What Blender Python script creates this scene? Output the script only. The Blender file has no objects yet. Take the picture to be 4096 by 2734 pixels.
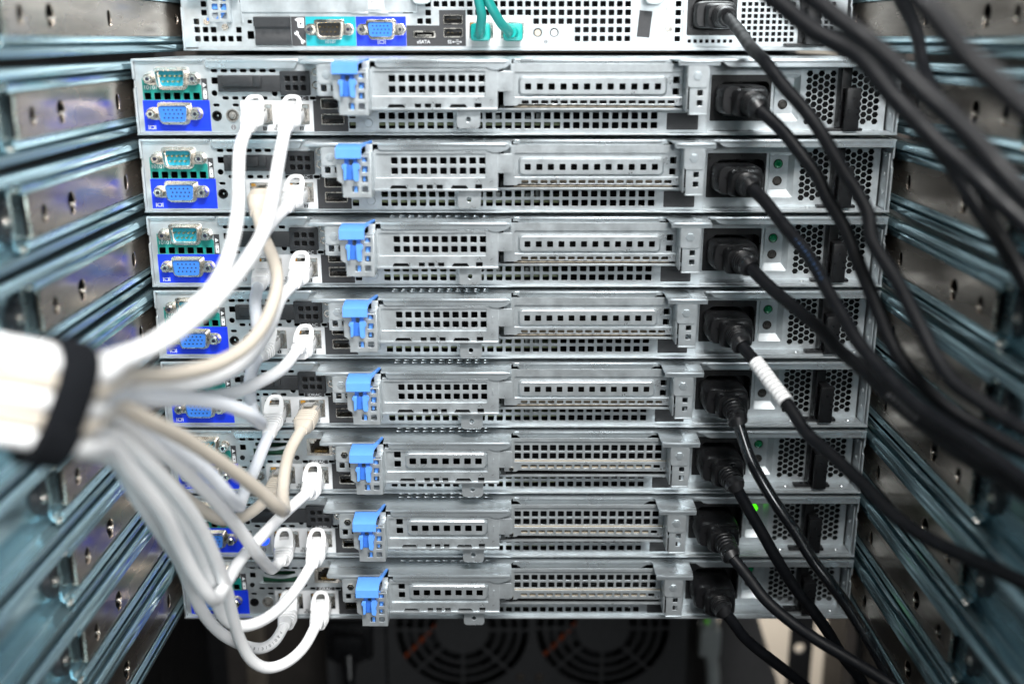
import bpy, bmesh, math, random
from mathutils import Vector, Matrix
random.seed(7)
S = 0.001                                   # everything below is written in millimetres
scene = bpy.context.scene
COL = scene.collection

# ------------------------------------------------------------------ camera, light, exposure
cam_d = bpy.data.cameras.new('camera')
cam = bpy.data.objects.new('camera', cam_d); COL.objects.link(cam)
cam.location = (-3.0*S, -607.92*S, 53.57*S)
cam.rotation_euler = (math.radians(90-16.219), math.radians(0.0), 0)
cam_d.sensor_width = 36.0
cam_d.lens = 36.79
cam_d.clip_start = 0.01; cam_d.clip_end = 50
cam_d.dof.use_dof = True
cam_d.dof.focus_distance = 0.634
cam_d.dof.aperture_fstop = 3.2
scene.camera = cam
scene.view_settings.view_transform = 'Standard'
scene.view_settings.look = 'None'
scene.view_settings.exposure = -0.2
scene.view_settings.gamma = 1.0
scene.view_settings.use_curve_mapping = False
scene.cycles.use_denoising = True
scene.cycles.max_bounces = 8

world = bpy.data.worlds.new('World'); scene.world = world; world.use_nodes = True
wn = world.node_tree.nodes; wl = world.node_tree.links
bg = wn['Background']
tc = wn.new('ShaderNodeTexCoord'); sep = wn.new('ShaderNodeSeparateXYZ'); ramp = wn.new('ShaderNodeValToRGB')
mp = wn.new('ShaderNodeMath'); mp.operation = 'MULTIPLY_ADD'; mp.inputs[1].default_value = .5; mp.inputs[2].default_value = .5
wl.new(tc.outputs['Generated'], sep.inputs[0]); wl.new(sep.outputs['Z'], mp.inputs[0]); wl.new(mp.outputs[0], ramp.inputs[0])
cr = ramp.color_ramp
cr.elements[0].position = .25; cr.elements[0].color = (.035,.045,.055,1)
cr.elements[1].position = .95; cr.elements[1].color = (.75,.82,.85,1)
e = cr.elements.new(.5); e.color = (.30,.35,.38,1)
wl.new(ramp.outputs[0], bg.inputs[0]); bg.inputs[1].default_value = 0.2

def area(name, loc, target, size, power, color):
    d = bpy.data.lights.new(name, 'AREA'); d.shape = 'RECTANGLE'; d.size = size[0]*S; d.size_y = size[1]*S
    d.energy = power; d.color = color
    o = bpy.data.objects.new(name, d); COL.objects.link(o)
    o.location = Vector(loc)*S
    o.rotation_euler = (Vector(target)-Vector(loc)).to_track_quat('-Z','Y').to_euler()
    return o
area('ceiling_lamp', (170,-860,980), (-40,0,-190), (520,320), 41, (1,.99,.97))
area('front_fill', (330,-1450,380), (-60,0,-230), (500,500), 9, (.95,.985,1))  # added fill from the front, evens out the lower servers
sp = bpy.data.lights.new('cable_fill_spot', 'SPOT'); sp.energy = 6; sp.spot_size = math.radians(46); sp.spot_blend = .8; sp.shadow_soft_size = .07  # added spot that brightens the white cables, clear of the panels
spo = bpy.data.objects.new('cable_fill_spot', sp); COL.objects.link(spo); spo.location = Vector((140,-660,-40))*S
spo.rotation_euler = (Vector((-165,-170,-160))-Vector((140,-660,-40))).to_track_quat('-Z','Y').to_euler()

area('wall_fill', (420,600,-200), (420,900,-900), (300,300), 14, (1,.95,.88))  # unseen lamp added to brighten the beige wall

# ------------------------------------------------------------------ materials
MATS = {}
def mat(name, color, rough=.5, metal=0., var=.12, scale=120., bump=0., stretch=None, rvar=.12, spec=None, trans=0., emit=None, estr=0., coat=0., speck=0.):
    m = bpy.data.materials.new(name); m.use_nodes = True
    n = m.node_tree.nodes; l = m.node_tree.links
    b = n['Principled BSDF']
    t = n.new('ShaderNodeTexCoord'); mpn = n.new('ShaderNodeMapping')
    if stretch: mpn.inputs['Scale'].default_value = stretch
    l.new(t.outputs['Object'], mpn.inputs['Vector'])
    nz = n.new('ShaderNodeTexNoise'); nz.inputs['Scale'].default_value = scale; nz.inputs['Detail'].default_value = 5; nz.inputs['Roughness'].default_value = .62
    l.new(mpn.outputs[0], nz.inputs['Vector'])
    mr = n.new('ShaderNodeMapRange'); mr.inputs[1].default_value=.3; mr.inputs[2].default_value=.7
    mr.inputs[3].default_value = 1-var; mr.inputs[4].default_value = 1+var
    l.new(nz.outputs['Fac'], mr.inputs[0])
    mx = n.new('ShaderNodeVectorMath'); mx.operation='SCALE'; mx.inputs[0].default_value = color[:3]
    l.new(mr.outputs[0], mx.inputs['Scale']); 
    out = mx.outputs[0]
    if speck:
        vz = n.new('ShaderNodeTexVoronoi'); vz.inputs['Scale'].default_value = 420
        l.new(t.outputs['Object'], vz.inputs['Vector'])
        lt = n.new('ShaderNodeMath'); lt.operation='LESS_THAN'; lt.inputs[1].default_value=.09
        l.new(vz.outputs['Distance'], lt.inputs[0])
        mm = n.new('ShaderNodeMath'); mm.operation='MULTIPLY'; mm.inputs[1].default_value=speck; l.new(lt.outputs[0], mm.inputs[0])
        mc = n.new('ShaderNodeMix'); mc.data_type='RGBA'; mc.inputs[7].default_value=(.55,.55,.53,1)
        l.new(mm.outputs[0], mc.inputs[0]); l.new(out, mc.inputs[6]); out = mc.outputs[2]
    l.new(out, b.inputs['Base Color'])
    b.inputs['Metallic'].default_value = metal
    rr_ = n.new('ShaderNodeMapRange'); rr_.inputs[1].default_value=.3; rr_.inputs[2].default_value=.7
    rr_.inputs[3].default_value=max(.02,rough-rvar); rr_.inputs[4].default_value=min(1,rough+rvar)
    nz2 = n.new('ShaderNodeTexNoise'); nz2.inputs['Scale'].default_value = scale*.45; nz2.inputs['Detail'].default_value=4
    l.new(mpn.outputs[0], nz2.inputs['Vector']); l.new(nz2.outputs['Fac'], rr_.inputs[0]); l.new(rr_.outputs[0], b.inputs['Roughness'])
    if bump:
        bp = n.new('ShaderNodeBump'); bp.inputs['Strength'].default_value = bump; bp.inputs['Distance'].default_value = .0002
        l.new(nz.outputs['Fac'], bp.inputs['Height']); l.new(bp.outputs[0], b.inputs['Normal'])
    if spec is not None: b.inputs['Specular IOR Level'].default_value = spec
    if trans: b.inputs['Transmission Weight'].default_value = trans
    if coat: b.inputs['Coat Weight'].default_value = coat
    if emit: b.inputs['Emission Color'].default_value = (*emit,1); b.inputs['Emission Strength'].default_value = estr
    MATS[name] = m; return m
mat('zinc_panel', (.56,.60,.62), .40, .68, .10, 160, .07, speck=.0)
mat('zinc_lid', (.60,.655,.685), .33, .76, .10, 60, .04, (1,6,1))
mat('zinc_riser', (.55,.59,.61), .37, .68, .09, 260, .07)
mat('bright_steel', (.72,.68,.62), .25, 1., .08, 300)
mat('rail_steel', (.42,.60,.66), .20, .82, .12, 40, .03, (3,.25,3))
mat('nickel_plate', (.44,.375,.32), .27, .9, .14, 50, .03, (3,.6,3))
mat('shade_black', (.004,.004,.0045), .8, 0, .3, 200)  # near-black that puts the shade of hollows into the colour
mat('black_plastic', (.008,.008,.009), .36, 0, .2, 500, .10, spec=.5)
mat('card_black', (.028,.030,.033), .42, 0, .12, 900, .15)
mat('cord_rubber', (.004,.0045,.006), .5, 0, .2, 250, .05, speck=.03, spec=.22)
mat('strap_fabric', (.006,.007,.009), .95, 0, .3, 900, .4, spec=.15)
mat('white_vinyl', (.87,.87,.87), .38, 0, .02, 120, .02)
mat('cool_vinyl', (.80,.83,.88), .38, 0, .02, 120, .02)
mat('beige_vinyl', (.58,.52,.44), .42, 0, .03, 120, .02)
mat('white_boot', (.88,.88,.88), .35, 0, .01, 200)
mat('clear_plug', (.62,.62,.60), .15, 0, .05, 200, trans=.6)
mat('teal_vinyl', (.01,.33,.30), .38, 0, .05, 120)
mat('teal_boot', (.01,.42,.38), .36, 0, .04, 120)
mat('latch_dark_blue', (.045,.17,.60), .4, 0, .03, 200)  # deeper blue for the clip's back plate
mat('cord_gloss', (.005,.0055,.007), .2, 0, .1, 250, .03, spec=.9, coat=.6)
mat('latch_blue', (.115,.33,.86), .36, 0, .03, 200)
mat('label_blue', (.005,.04,.74), .42, 0, .04, 400)
mat('label_teal', (.008,.25,.215), .42, 0, .04, 400)
mat('label_cyan', (.01,.36,.42), .42, 0, .04, 400)
mat('label_dark', (.042,.042,.045), .5, 0, .08, 500)
mat('label_white', (.78,.79,.80), .45, 0, .02, 300)
mat('ink_white', (.82,.84,.86), .5, 0, .02)
mat('ink_black', (.03,.03,.032), .5, 0, .02)
mat('ink_grey', (.22,.22,.23), .5, 0, .02)
mat('insert_cyan', (.012,.34,.50), .4, 0, .05)
mat('insert_blue', (.04,.20,.70), .4, 0, .05)
mat('hole_dark', (.01,.012,.03), .6, 0, .1)  # flat dark discs paint the shade inside sockets and threaded holes
mat('gold_pin', (.85,.60,.28), .25, 1., .05)
mat('pcb_green', (.20,.24,.13), .5, 0, .25, 300)
mat('pcb_dark', (.012,.07,.035), .4, 0, .3, 300)
mat('tan_board', (.36,.31,.24), .6, 0, .15, 300)
mat('led_green_off', (.0,.22,.07), .2, 0, .1, 200, coat=.5)
mat('led_green_on', (.05,.6,.02), .3, 0, .05, 200, emit=(.10,1,.01), estr=1.3)
mat('led_green_dim', (.05,.3,.02), .3, 0, .05, 200, emit=(.12,.5,.01), estr=.35)
mat('led_blue_on', (.05,.1,.9), .3, 0, .05, 200, emit=(.01,.08,1), estr=1.6)
mat('led_amber', (.5,.25,.03), .3, 0, .05, 200)
mat('button_dark', (.06,.055,.05), .3, .2, .15, 500)
mat('recess_shade', (.03,.035,.04), .5, 0, .15, 300)  # dark grey painting the shaded recess at the rail end
mat('lens_grey', (.30,.29,.27), .2, .3, .15, 500, coat=.5)
mat('ink_blue', (.03,.09,.22), .5, 0, .02)
mat('orange_wire', (.24,.045,.012), .5, 0, .2, 150)
mat('tower_grey', (.048,.048,.050), .55, 0, .1, 200, .05)
mat('panel_brown', (.055,.047,.042), .6, 0, .15, 40)
mat('post_black', (.010,.010,.011), .55, 0, .2, 80)
mat('wall_beige', (.62,.56,.48), .8, 0, .05, 4)
mat('floor_dark', (.02,.02,.02), .8, 0, .2, 10)
mat('plastic_clear', (.62,.68,.68), .25, 0, .05, 200)
mat('plastic_grey', (.30,.33,.33), .5, 0, .08, 200)

# ------------------------------------------------------------------ geometry helpers
def rr(x0, z0, x1, z1, r=.5, n=3):
    r = min(r, abs(x1-x0)/2-.001, abs(z1-z0)/2-.001); p = []
    for cx, cz, a in ((x1-r,z1-r,0),(x0+r,z1-r,90),(x0+r,z0+r,180),(x1-r,z0+r,270)):
        for i in range(n+1):
            t = math.radians(a+90*i/n); p.append((cx+r*math.cos(t), cz+r*math.sin(t)))
    return p
def sq(x, z, w, h=None, r=.45): h = h or w; return rr(x-w/2, z-h/2, x+w/2, z+h/2, r, 2)
def circ(x, z, r, n=16, a0=0): return [(x+r*math.cos(a0+2*math.pi*i/n), z+r*math.sin(a0+2*math.pi*i/n)) for i in range(n)]
def dshape(cx, cz, w, h, slant=1.0, r=1.6):
    pts = [(-w/2,h/2),(-w/2+slant,-h/2),(w/2-slant,-h/2),(w/2,h/2)]
    out = []
    for i in range(4):
        p0 = Vector(pts[i-1]); p1 = Vector(pts[i]); p2 = Vector(pts[(i+1)%4])
        a = p1+(p0-p1).normalized()*r; b = p1+(p2-p1).normalized()*r
        for k in range(5):
            t = k/4; q = a*(1-t)**2+p1*2*t*(1-t)+b*t*t; out.append((cx+q.x, cz+q.y))
    return out

class MB:
    def __init__(s): s.v = []; s.f = []
    def add(s, vs, fs):
        o = len(s.v); s.v += [tuple(p) for p in vs]; s.f += [tuple(i+o for i in f) for f in fs]; return s
    def box(s, x0, x1, y0, y1, z0, z1, bev=0.):
        if not bev:
            v = [(x,y,z) for x in (x0,x1) for y in (y0,y1) for z in (z0,z1)]
            return s.add(v, [(0,1,3,2),(4,6,7,5),(0,4,5,1),(2,3,7,6),(0,2,6,4),(1,5,7,3)])
        bm = bmesh.new(); bmesh.ops.create_cube(bm, size=1)
        for p in bm.verts: p.co = Vector(((x0+x1)/2+p.co.x*(x1-x0), (y0+y1)/2+p.co.y*(y1-y0), (z0+z1)/2+p.co.z*(z1-z0)))
        bmesh.ops.bevel(bm, geom=bm.edges[:], offset=bev, segments=2, affect='EDGES', profile=.6)
        return s.bm(bm)
    def bm(s, bm):
        bm.verts.ensure_lookup_table(); bm.verts.index_update()
        s.add([v.co[:] for v in bm.verts], [[v.index for v in f.verts] for f in bm.faces]); bm.free(); return s
    def plate(s, outline, holes=(), y=0., t=1., bev=0., M=None):
        """flat sheet in the x-z plane, front face at y, real holes"""
        cu = bpy.data.curves.new('c', 'CURVE'); cu.dimensions = '2D'; cu.fill_mode = 'BOTH'
        cu.extrude = max(t/2-bev, .0001); cu.bevel_depth = bev; cu.bevel_resolution = 1; cu.offset = -bev
        for lp in [outline, *holes]:
            sp = cu.splines.new('POLY'); sp.points.add(len(lp)-1); sp.use_cyclic_u = True
            for q, p in zip(sp.points, lp): q.co = (p[0], p[1], 0, 1)
        ob = bpy.data.objects.new('c', cu); me = bpy.data.meshes.new_from_object(ob)
        vs = [(v.co.x, y+t/2-v.co.z, v.co.y) for v in me.vertices]
        if M is not None: vs = [M @ Vector(p) for p in vs]
        s.add(vs, [list(p.vertices) for p in me.polygons])
        bpy.data.objects.remove(ob); bpy.data.meshes.remove(me); bpy.data.curves.remove(cu); return s
    def flat(s, outline, z=0., t=1., bev=0., holes=()):
        """sheet lying in the x-y plane, top face at z"""
        n = MB(); n.plate(outline, holes, 0, t, bev)
        return s.add([(p[0], p[2], z-p[1]) for p in n.v], n.f)
    def side(s, outline, x=0., t=1., bev=0., holes=()):
        """sheet in the y-z plane, face at x, thickness towards +x"""
        n = MB(); n.plate(outline, holes, 0, t, bev)
        return s.add([(x+p[1], p[0], p[2]) for p in n.v], n.f)
    def text(s, txt, x, z, size, y=0., t=.06, M=None, align='CENTER'):
        cu = bpy.data.curves.new('t', 'FONT'); cu.body = txt; cu.size = size; cu.extrude = t/2; cu.align_x = align; cu.align_y = 'CENTER'
        ob = bpy.data.objects.new('t', cu); me = bpy.data.meshes.new_from_object(ob)
        vs = [Vector((v.co.x, -v.co.z, v.co.y)) for v in me.vertices]
        if M is not None: vs = [M @ p for p in vs]
        else: vs = [p+Vector((x, y, z)) for p in vs]
        s.add(vs, [list(p.vertices) for p in me.polygons])
        bpy.data.objects.remove(ob); bpy.data.meshes.remove(me); bpy.data.curves.remove(cu); return s
    def loft(s, rings, cap0=True, cap1=True):
        n = len(rings[0]); o = len(s.v)
        for r in rings: s.v += [tuple(p) for p in r]
        for k in range(len(rings)-1):
            for i in range(n):
                j = (i+1)%n
                s.f.append((o+k*n+i, o+k*n+j, o+(k+1)*n+j, o+(k+1)*n+i))
        if cap0: s.f.append(tuple(o+i for i in reversed(range(n))))
        if cap1: s.f.append(tuple(o+(len(rings)-1)*n+i for i in range(n)))
        return s
    def cyl(s, p0, p1, r0, r1=None, n=14, a0=0.):
        r1 = r0 if r1 is None else r1
        p0 = Vector(p0); p1 = Vector(p1); d = (p1-p0).normalized()
        a = d.orthogonal().normalized(); b = d.cross(a)
        if abs(d.y) > .99: a = Vector((1,0,0)); b = d.cross(a)
        rg = [[p+(a*math.cos(a0+2*math.pi*i/n)+b*math.sin(a0+2*math.pi*i/n))*r for i in range(n)] for p, r in ((p0,r0),(p1,r1))]
        return s.loft(rg)
    def ring(s, outer, inner, y0, y1):
        """tube wall between two equal-length loops, from y0 (front) to y1"""
        o = len(s.v); n = len(outer)
        for lp, y in ((outer,y0),(outer,y1),(inner,y1),(inner,y0)): s.v += [(p[0], y, p[1]) for p in lp]
        for a in range(4):
            b = (a+1)%4
            for i in range(n):
                j = (i+1)%n; s.f.append((o+a*n+i, o+a*n+j, o+b*n+j, o+b*n+i))
        return s
    def slope(s, outer, inner, y0, y1):
        """sloping skirt from loop outer at y0 to loop inner at y1"""
        o = len(s.v); n = len(outer)
        s.v += [(p[0], y0, p[1]) for p in outer] + [(p[0], y1, p[1]) for p in inner]
        for i in range(n):
            j = (i+1)%n; s.f.append((o+i, o+j, o+n+j, o+n+i))
        return s
    def tube(s, path, r, n=14, caps=True, rfun=None):
        fr = frames(path); rg = []
        for i, (p, t, a, b) in enumerate(fr):
            q = rfun(i/(len(fr)-1)) if rfun else r
            rg.append([p+(a*math.cos(2*math.pi*k/n)+b*math.sin(2*math.pi*k/n))*q for k in range(n)])
        return s.loft(rg, caps, caps)
    def mesh(s, name, m, ang=38):
        me = bpy.data.meshes.new(name)
        me.from_pydata([(p[0]*S, p[1]*S, p[2]*S) for p in s.v], [], s.f)
        bm = bmesh.new(); bm.from_mesh(me); bmesh.ops.recalc_face_normals(bm, faces=bm.faces[:]); bm.to_mesh(me); bm.free()
        me.polygons.foreach_set('use_smooth', [True]*len(me.polygons)); me.set_sharp_from_angle(angle=math.radians(ang))
        me.materials.append(MATS[m]); return me

def spline(pts, step=3.0):
    P = [Vector(pts[0])]
    for p in pts[1:]:
        if (Vector(p)-P[-1]).length > 4: P.append(Vector(p))
    P = [P[0]*2-P[1]] + P + [P[-1]*2-P[-2]]
    out = []
    for i in range(1, len(P)-2):
        p0, p1, p2, p3 = P[i-1:i+3]
        n = max(2, int((p2-p1).length/step))
        t0 = 0; t1 = t0+(p1-p0).length**.5; t2 = t1+(p2-p1).length**.5; t3 = t2+(p3-p2).length**.5
        for k in range(n):
            t = t1+(t2-t1)*k/n
            a1 = p0*((t1-t)/(t1-t0))+p1*((t-t0)/(t1-t0)); a2 = p1*((t2-t)/(t2-t1))+p2*((t-t1)/(t2-t1)); a3 = p2*((t3-t)/(t3-t2))+p3*((t-t2)/(t3-t2))
            b1 = a1*((t2-t)/(t2-t0))+a2*((t-t0)/(t2-t0)); b2 = a2*((t3-t)/(t3-t1))+a3*((t-t1)/(t3-t1))
            out.append(b1*((t2-t)/(t2-t1))+b2*((t-t1)/(t2-t1)))
    out.append(P[-2])
    for _ in range(2):                                     # ease kinks
        out = [out[0]]+[out[i-1]*.25+out[i]*.5+out[i+1]*.25 for i in range(1,len(out)-1)]+[out[-1]]
    return out
def frames(path):
    T = []
    for i in range(len(path)):
        a = path[max(0,i-1)]; b = path[min(len(path)-1,i+1)]; T.append((b-a).normalized())
    a = T[0].orthogonal().normalized(); fr = []
    for p, t in zip(path, T):
        a = (a-t*a.dot(t)).normalized(); fr.append((p, t, a, t.cross(a)))
    return fr

def part(name, mb, m, parent, label=None, kind=None):
    o = bpy.data.objects.new(name, mb.mesh(name, m) if isinstance(mb, MB) else mb); COL.objects.link(o); o.parent = parent
    if label: o['label'] = label
    if kind: o['kind'] = kind
    return o
def thing(name, label, cat, loc=(0,0,0), group=None):
    o = bpy.data.objects.new(name, None); COL.objects.link(o); o.location = Vector(loc)*S; o.empty_display_size = .01
    o['label'] = label; o['category'] = cat
    if group: o['group'] = group
    return o
def single(name, mb, m, label, cat, group=None, loc=None):
    o = bpy.data.objects.new(name, mb.mesh(name, m)); COL.objects.link(o)
    if loc: o.location = Vector(loc)*S
    o['label'] = label; o['category'] = cat
    if group: o['group'] = group
    return o
def struct(name, mb, m):
    o = bpy.data.objects.new(name, mb.mesh(name, m)); COL.objects.link(o); o['kind'] = 'structure'; return o
def copy_tree(o, parent=None):
    c = o.copy(); COL.objects.link(c); c.parent = parent
    for ch in list(o.children): copy_tree(ch, c)
    return c
U = 217.0                                   # server-local: x = u - U, z = height above the server's base
def sh(lp): return [(p[0]-U, p[1]) for p in lp]

# ------------------------------------------------------------------ the 1U server
def dsub(parent, name, label, cx, cz, y0, insert_mat, kind, dark=False):
    """D-shaped port: flange, shell, insert, pins or sockets, hex standoffs"""
    f = MB()
    f.plate(dshape(cx,cz,20.6,12.6,2.2,2.6), [dshape(cx,cz,15.4,8.3,1.0,1.8)], y0-.9, .9, .2)
    f.plate(rr(cx-16,cz-3.6,cx+16,cz+3.6,3.4,4), [dshape(cx,cz,15.4,7.0,1.0,1.8)], y0-.5, .5, .1)
    f.ring(dshape(cx,cz,17.4,10.0,1.1,2.3), dshape(cx,cz,16.3,9.0,1.0,1.9), y0-5.0, y0+1)
    root = part(name, f, 'bright_steel', parent, label)
    ins = MB(); lp = dshape(cx,cz,16.2,8.9,1.0,1.8)
    if kind == 'pins': ins.plate(lp, [], y0-.6, 1.2)
    else: ins.plate(lp, [], y0-4.3, 3.5, .1)
    part('insert', ins, insert_mat, root)
    p = MB()
    if kind == 'pins':
        for k in range(5): p.cyl((cx-5.6+k*2.8,y0-4.6,cz+1.5), (cx-5.6+k*2.8,y0,cz+1.5), .52, .52, 8)
        for k in range(4): p.cyl((cx-4.2+k*2.8,y0-4.6,cz-1.5), (cx-4.2+k*2.8,y0,cz-1.5), .52, .52, 8)
        part('pin_field', p, 'gold_pin', root)
    else:
        for r_, dz in ((0,2.2),(1,0.),(2,-2.2)):
            for k in range(5): p.plate(circ(cx-4.8+k*2.4+(.6 if r_==1 else -.2),cz+dz,.50,8), [], y0-4.36, .05)
        part('socket_field', p, 'hole_dark', root)
    for sx in (-12.6, 12.6):
        st = MB(); st.cyl((cx+sx,y0-.6,cz), (cx+sx,y0-4.9,cz), 2.95, 2.95, 6)
        st.cyl((cx+sx,y0-4.9,cz), (cx+sx,y0-5.5,cz), 2.6, 2.0, 12)
        so = part('standoff', st, 'bright_steel', root)
        so['kind'] = 'thing'
        hd = MB(); hd.plate(circ(cx+sx,cz,1.1,10), [], y0-5.56, .05); part('threaded_hole', hd, 'hole_dark', so)
    return root

def usb(parent, cx, cz, y0, w=13.2, h=6.0):
    f = MB(); f.ring(rr(cx-w/2,cz-h/2,cx+w/2,cz+h/2,.5,1), rr(cx-w/2+.55,cz-h/2+.55,cx+w/2-.55,cz+h/2-.55,.3,1), y0-.8, y0+9)
    r = part('usb_port', f, 'bright_steel', parent)
    b = MB(); b.plate(rr(cx-w/2+.3,cz-h/2+.3,cx+w/2-.3,cz+h/2-.3,.2,1), [], y0+8, .5); b.box(cx-w/2+1.0,cx+w/2-1.0,y0+.6,y0+8,cz+.2,cz+1.9,.15)
    part('tongue', b, 'black_plastic', r)
    g = MB()
    for k in range(4): g.box(cx-4.1+k*2.6,cx-3.0+k*2.6,y0+5,y0+7.5,cz-.05,cz+.15)
    part('contact_strip', g, 'gold_pin', r)
    return r

def rj45(parent, cx, cz, y0, leds=True):
    """network jack: metal face with a stepped opening, dark well, contacts, two small lamps"""
    op = [(-6,-4.2),(6,-4.2),(6,2.6),(3.2,2.6),(3.2,4.2),(1.7,4.2),(1.7,5.4),(-1.7,5.4),(-1.7,4.2),(-3.2,4.2),(-3.2,2.6),(-6,2.6)]
    f = MB(); f.plate(rr(cx-8,cz-5.6,cx+8,cz+5.8,.3,1), [[(cx+a,cz+b) for a,b in op]], y0, .6, .1)
    f.ring([(cx+a,cz+b) for a,b in op], [(cx+a*.98,cz+b*.98) for a,b in op], y0+.3, y0+11)
    r = part('network_port', f, 'bright_steel', parent)
    w = MB(); w.plate(rr(cx-6.4,cz-4.5,cx+6.4,cz+5.6,.2,1), [], y0+10.5, .5); part('well', w, 'shade_black', r)
    g = MB()
    for k in range(8): g.box(cx-3.9+k*1.02,cx-3.4+k*1.02,y0+3,y0+9,cz-3.9,cz-3.3)
    part('contact_strip', g, 'gold_pin', r)
    if leds:
        for sx in (-1, 1):
            l = MB(); l.box(cx+sx*5.6-1.5,cx+sx*5.6+1.5,y0-.25,y0+.1,cz+3.3,cz+5.2,.1); part('indicator', l, 'led_amber' if sx < 0 else 'plastic_grey', r)
    return r

def emboss(mb, x0, z0, x1, z1, y, d, holes, inset=1.3, r=2.6):
    o = rr(x0,z0,x1,z1,r,4); i = rr(x0+inset,z0+inset,x1-inset,z1-inset,r-.6,4)
    m1 = rr(x0+inset*.25,z0+inset*.25,x1-inset*.25,z1-inset*.25,r,4); m2 = rr(x0+inset*.72,z0+inset*.72,x1-inset*.72,z1-inset*.72,r-.4,4)
    mb.slope(o, m1, y, y-d*.25); mb.slope(m1, m2, y-d*.25, y-d*.85); mb.slope(m2, i, y-d*.85, y-d)
    mb.plate(i, holes, y-d, .6)

def lip(x0, x1, zt, zb, fl=0, fr=0, z_hi=None):
    """folded-down edge of the lid: straight top, cut-back ends"""
    z_hi = z_hi if z_hi is not None else zt-2.2
    p = [(x0,zt),(x1,zt)]
    if fr: p += [(x1,z_hi),(x1-fr*.35,z_hi),(x1-fr*.8,zb+.5),(x1-fr*1.15,zb)]
    else: p += [(x1,zb)]
    if fl: p += [(x0+fl*1.15,zb),(x0+fl*.8,zb+.5),(x0+fl*.35,z_hi),(x0,z_hi)]
    else: p += [(x0+1.2,zb),(x0,zb+1.2)]
    return sh(p)

def corner(pts, r, n=4):
    """round the corners of a polygon: pts = (x, y, radius flag)"""
    out = []
    for i, p in enumerate(pts):
        rad = p[2] if len(p) > 2 else 0
        if not rad: out.append((p[0],p[1])); continue
        a = Vector(pts[i-1][:2]); b = Vector(p[:2]); c = Vector(pts[(i+1)%len(pts)][:2])
        q0 = b+(a-b).normalized()*rad; q1 = b+(c-b).normalized()*rad
        for k in range(n+1):
            t = k/n; q = q0*(1-t)**2+b*2*t*(1-t)+q1*t*t; out.append((q.x,q.y))
    return out

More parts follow.
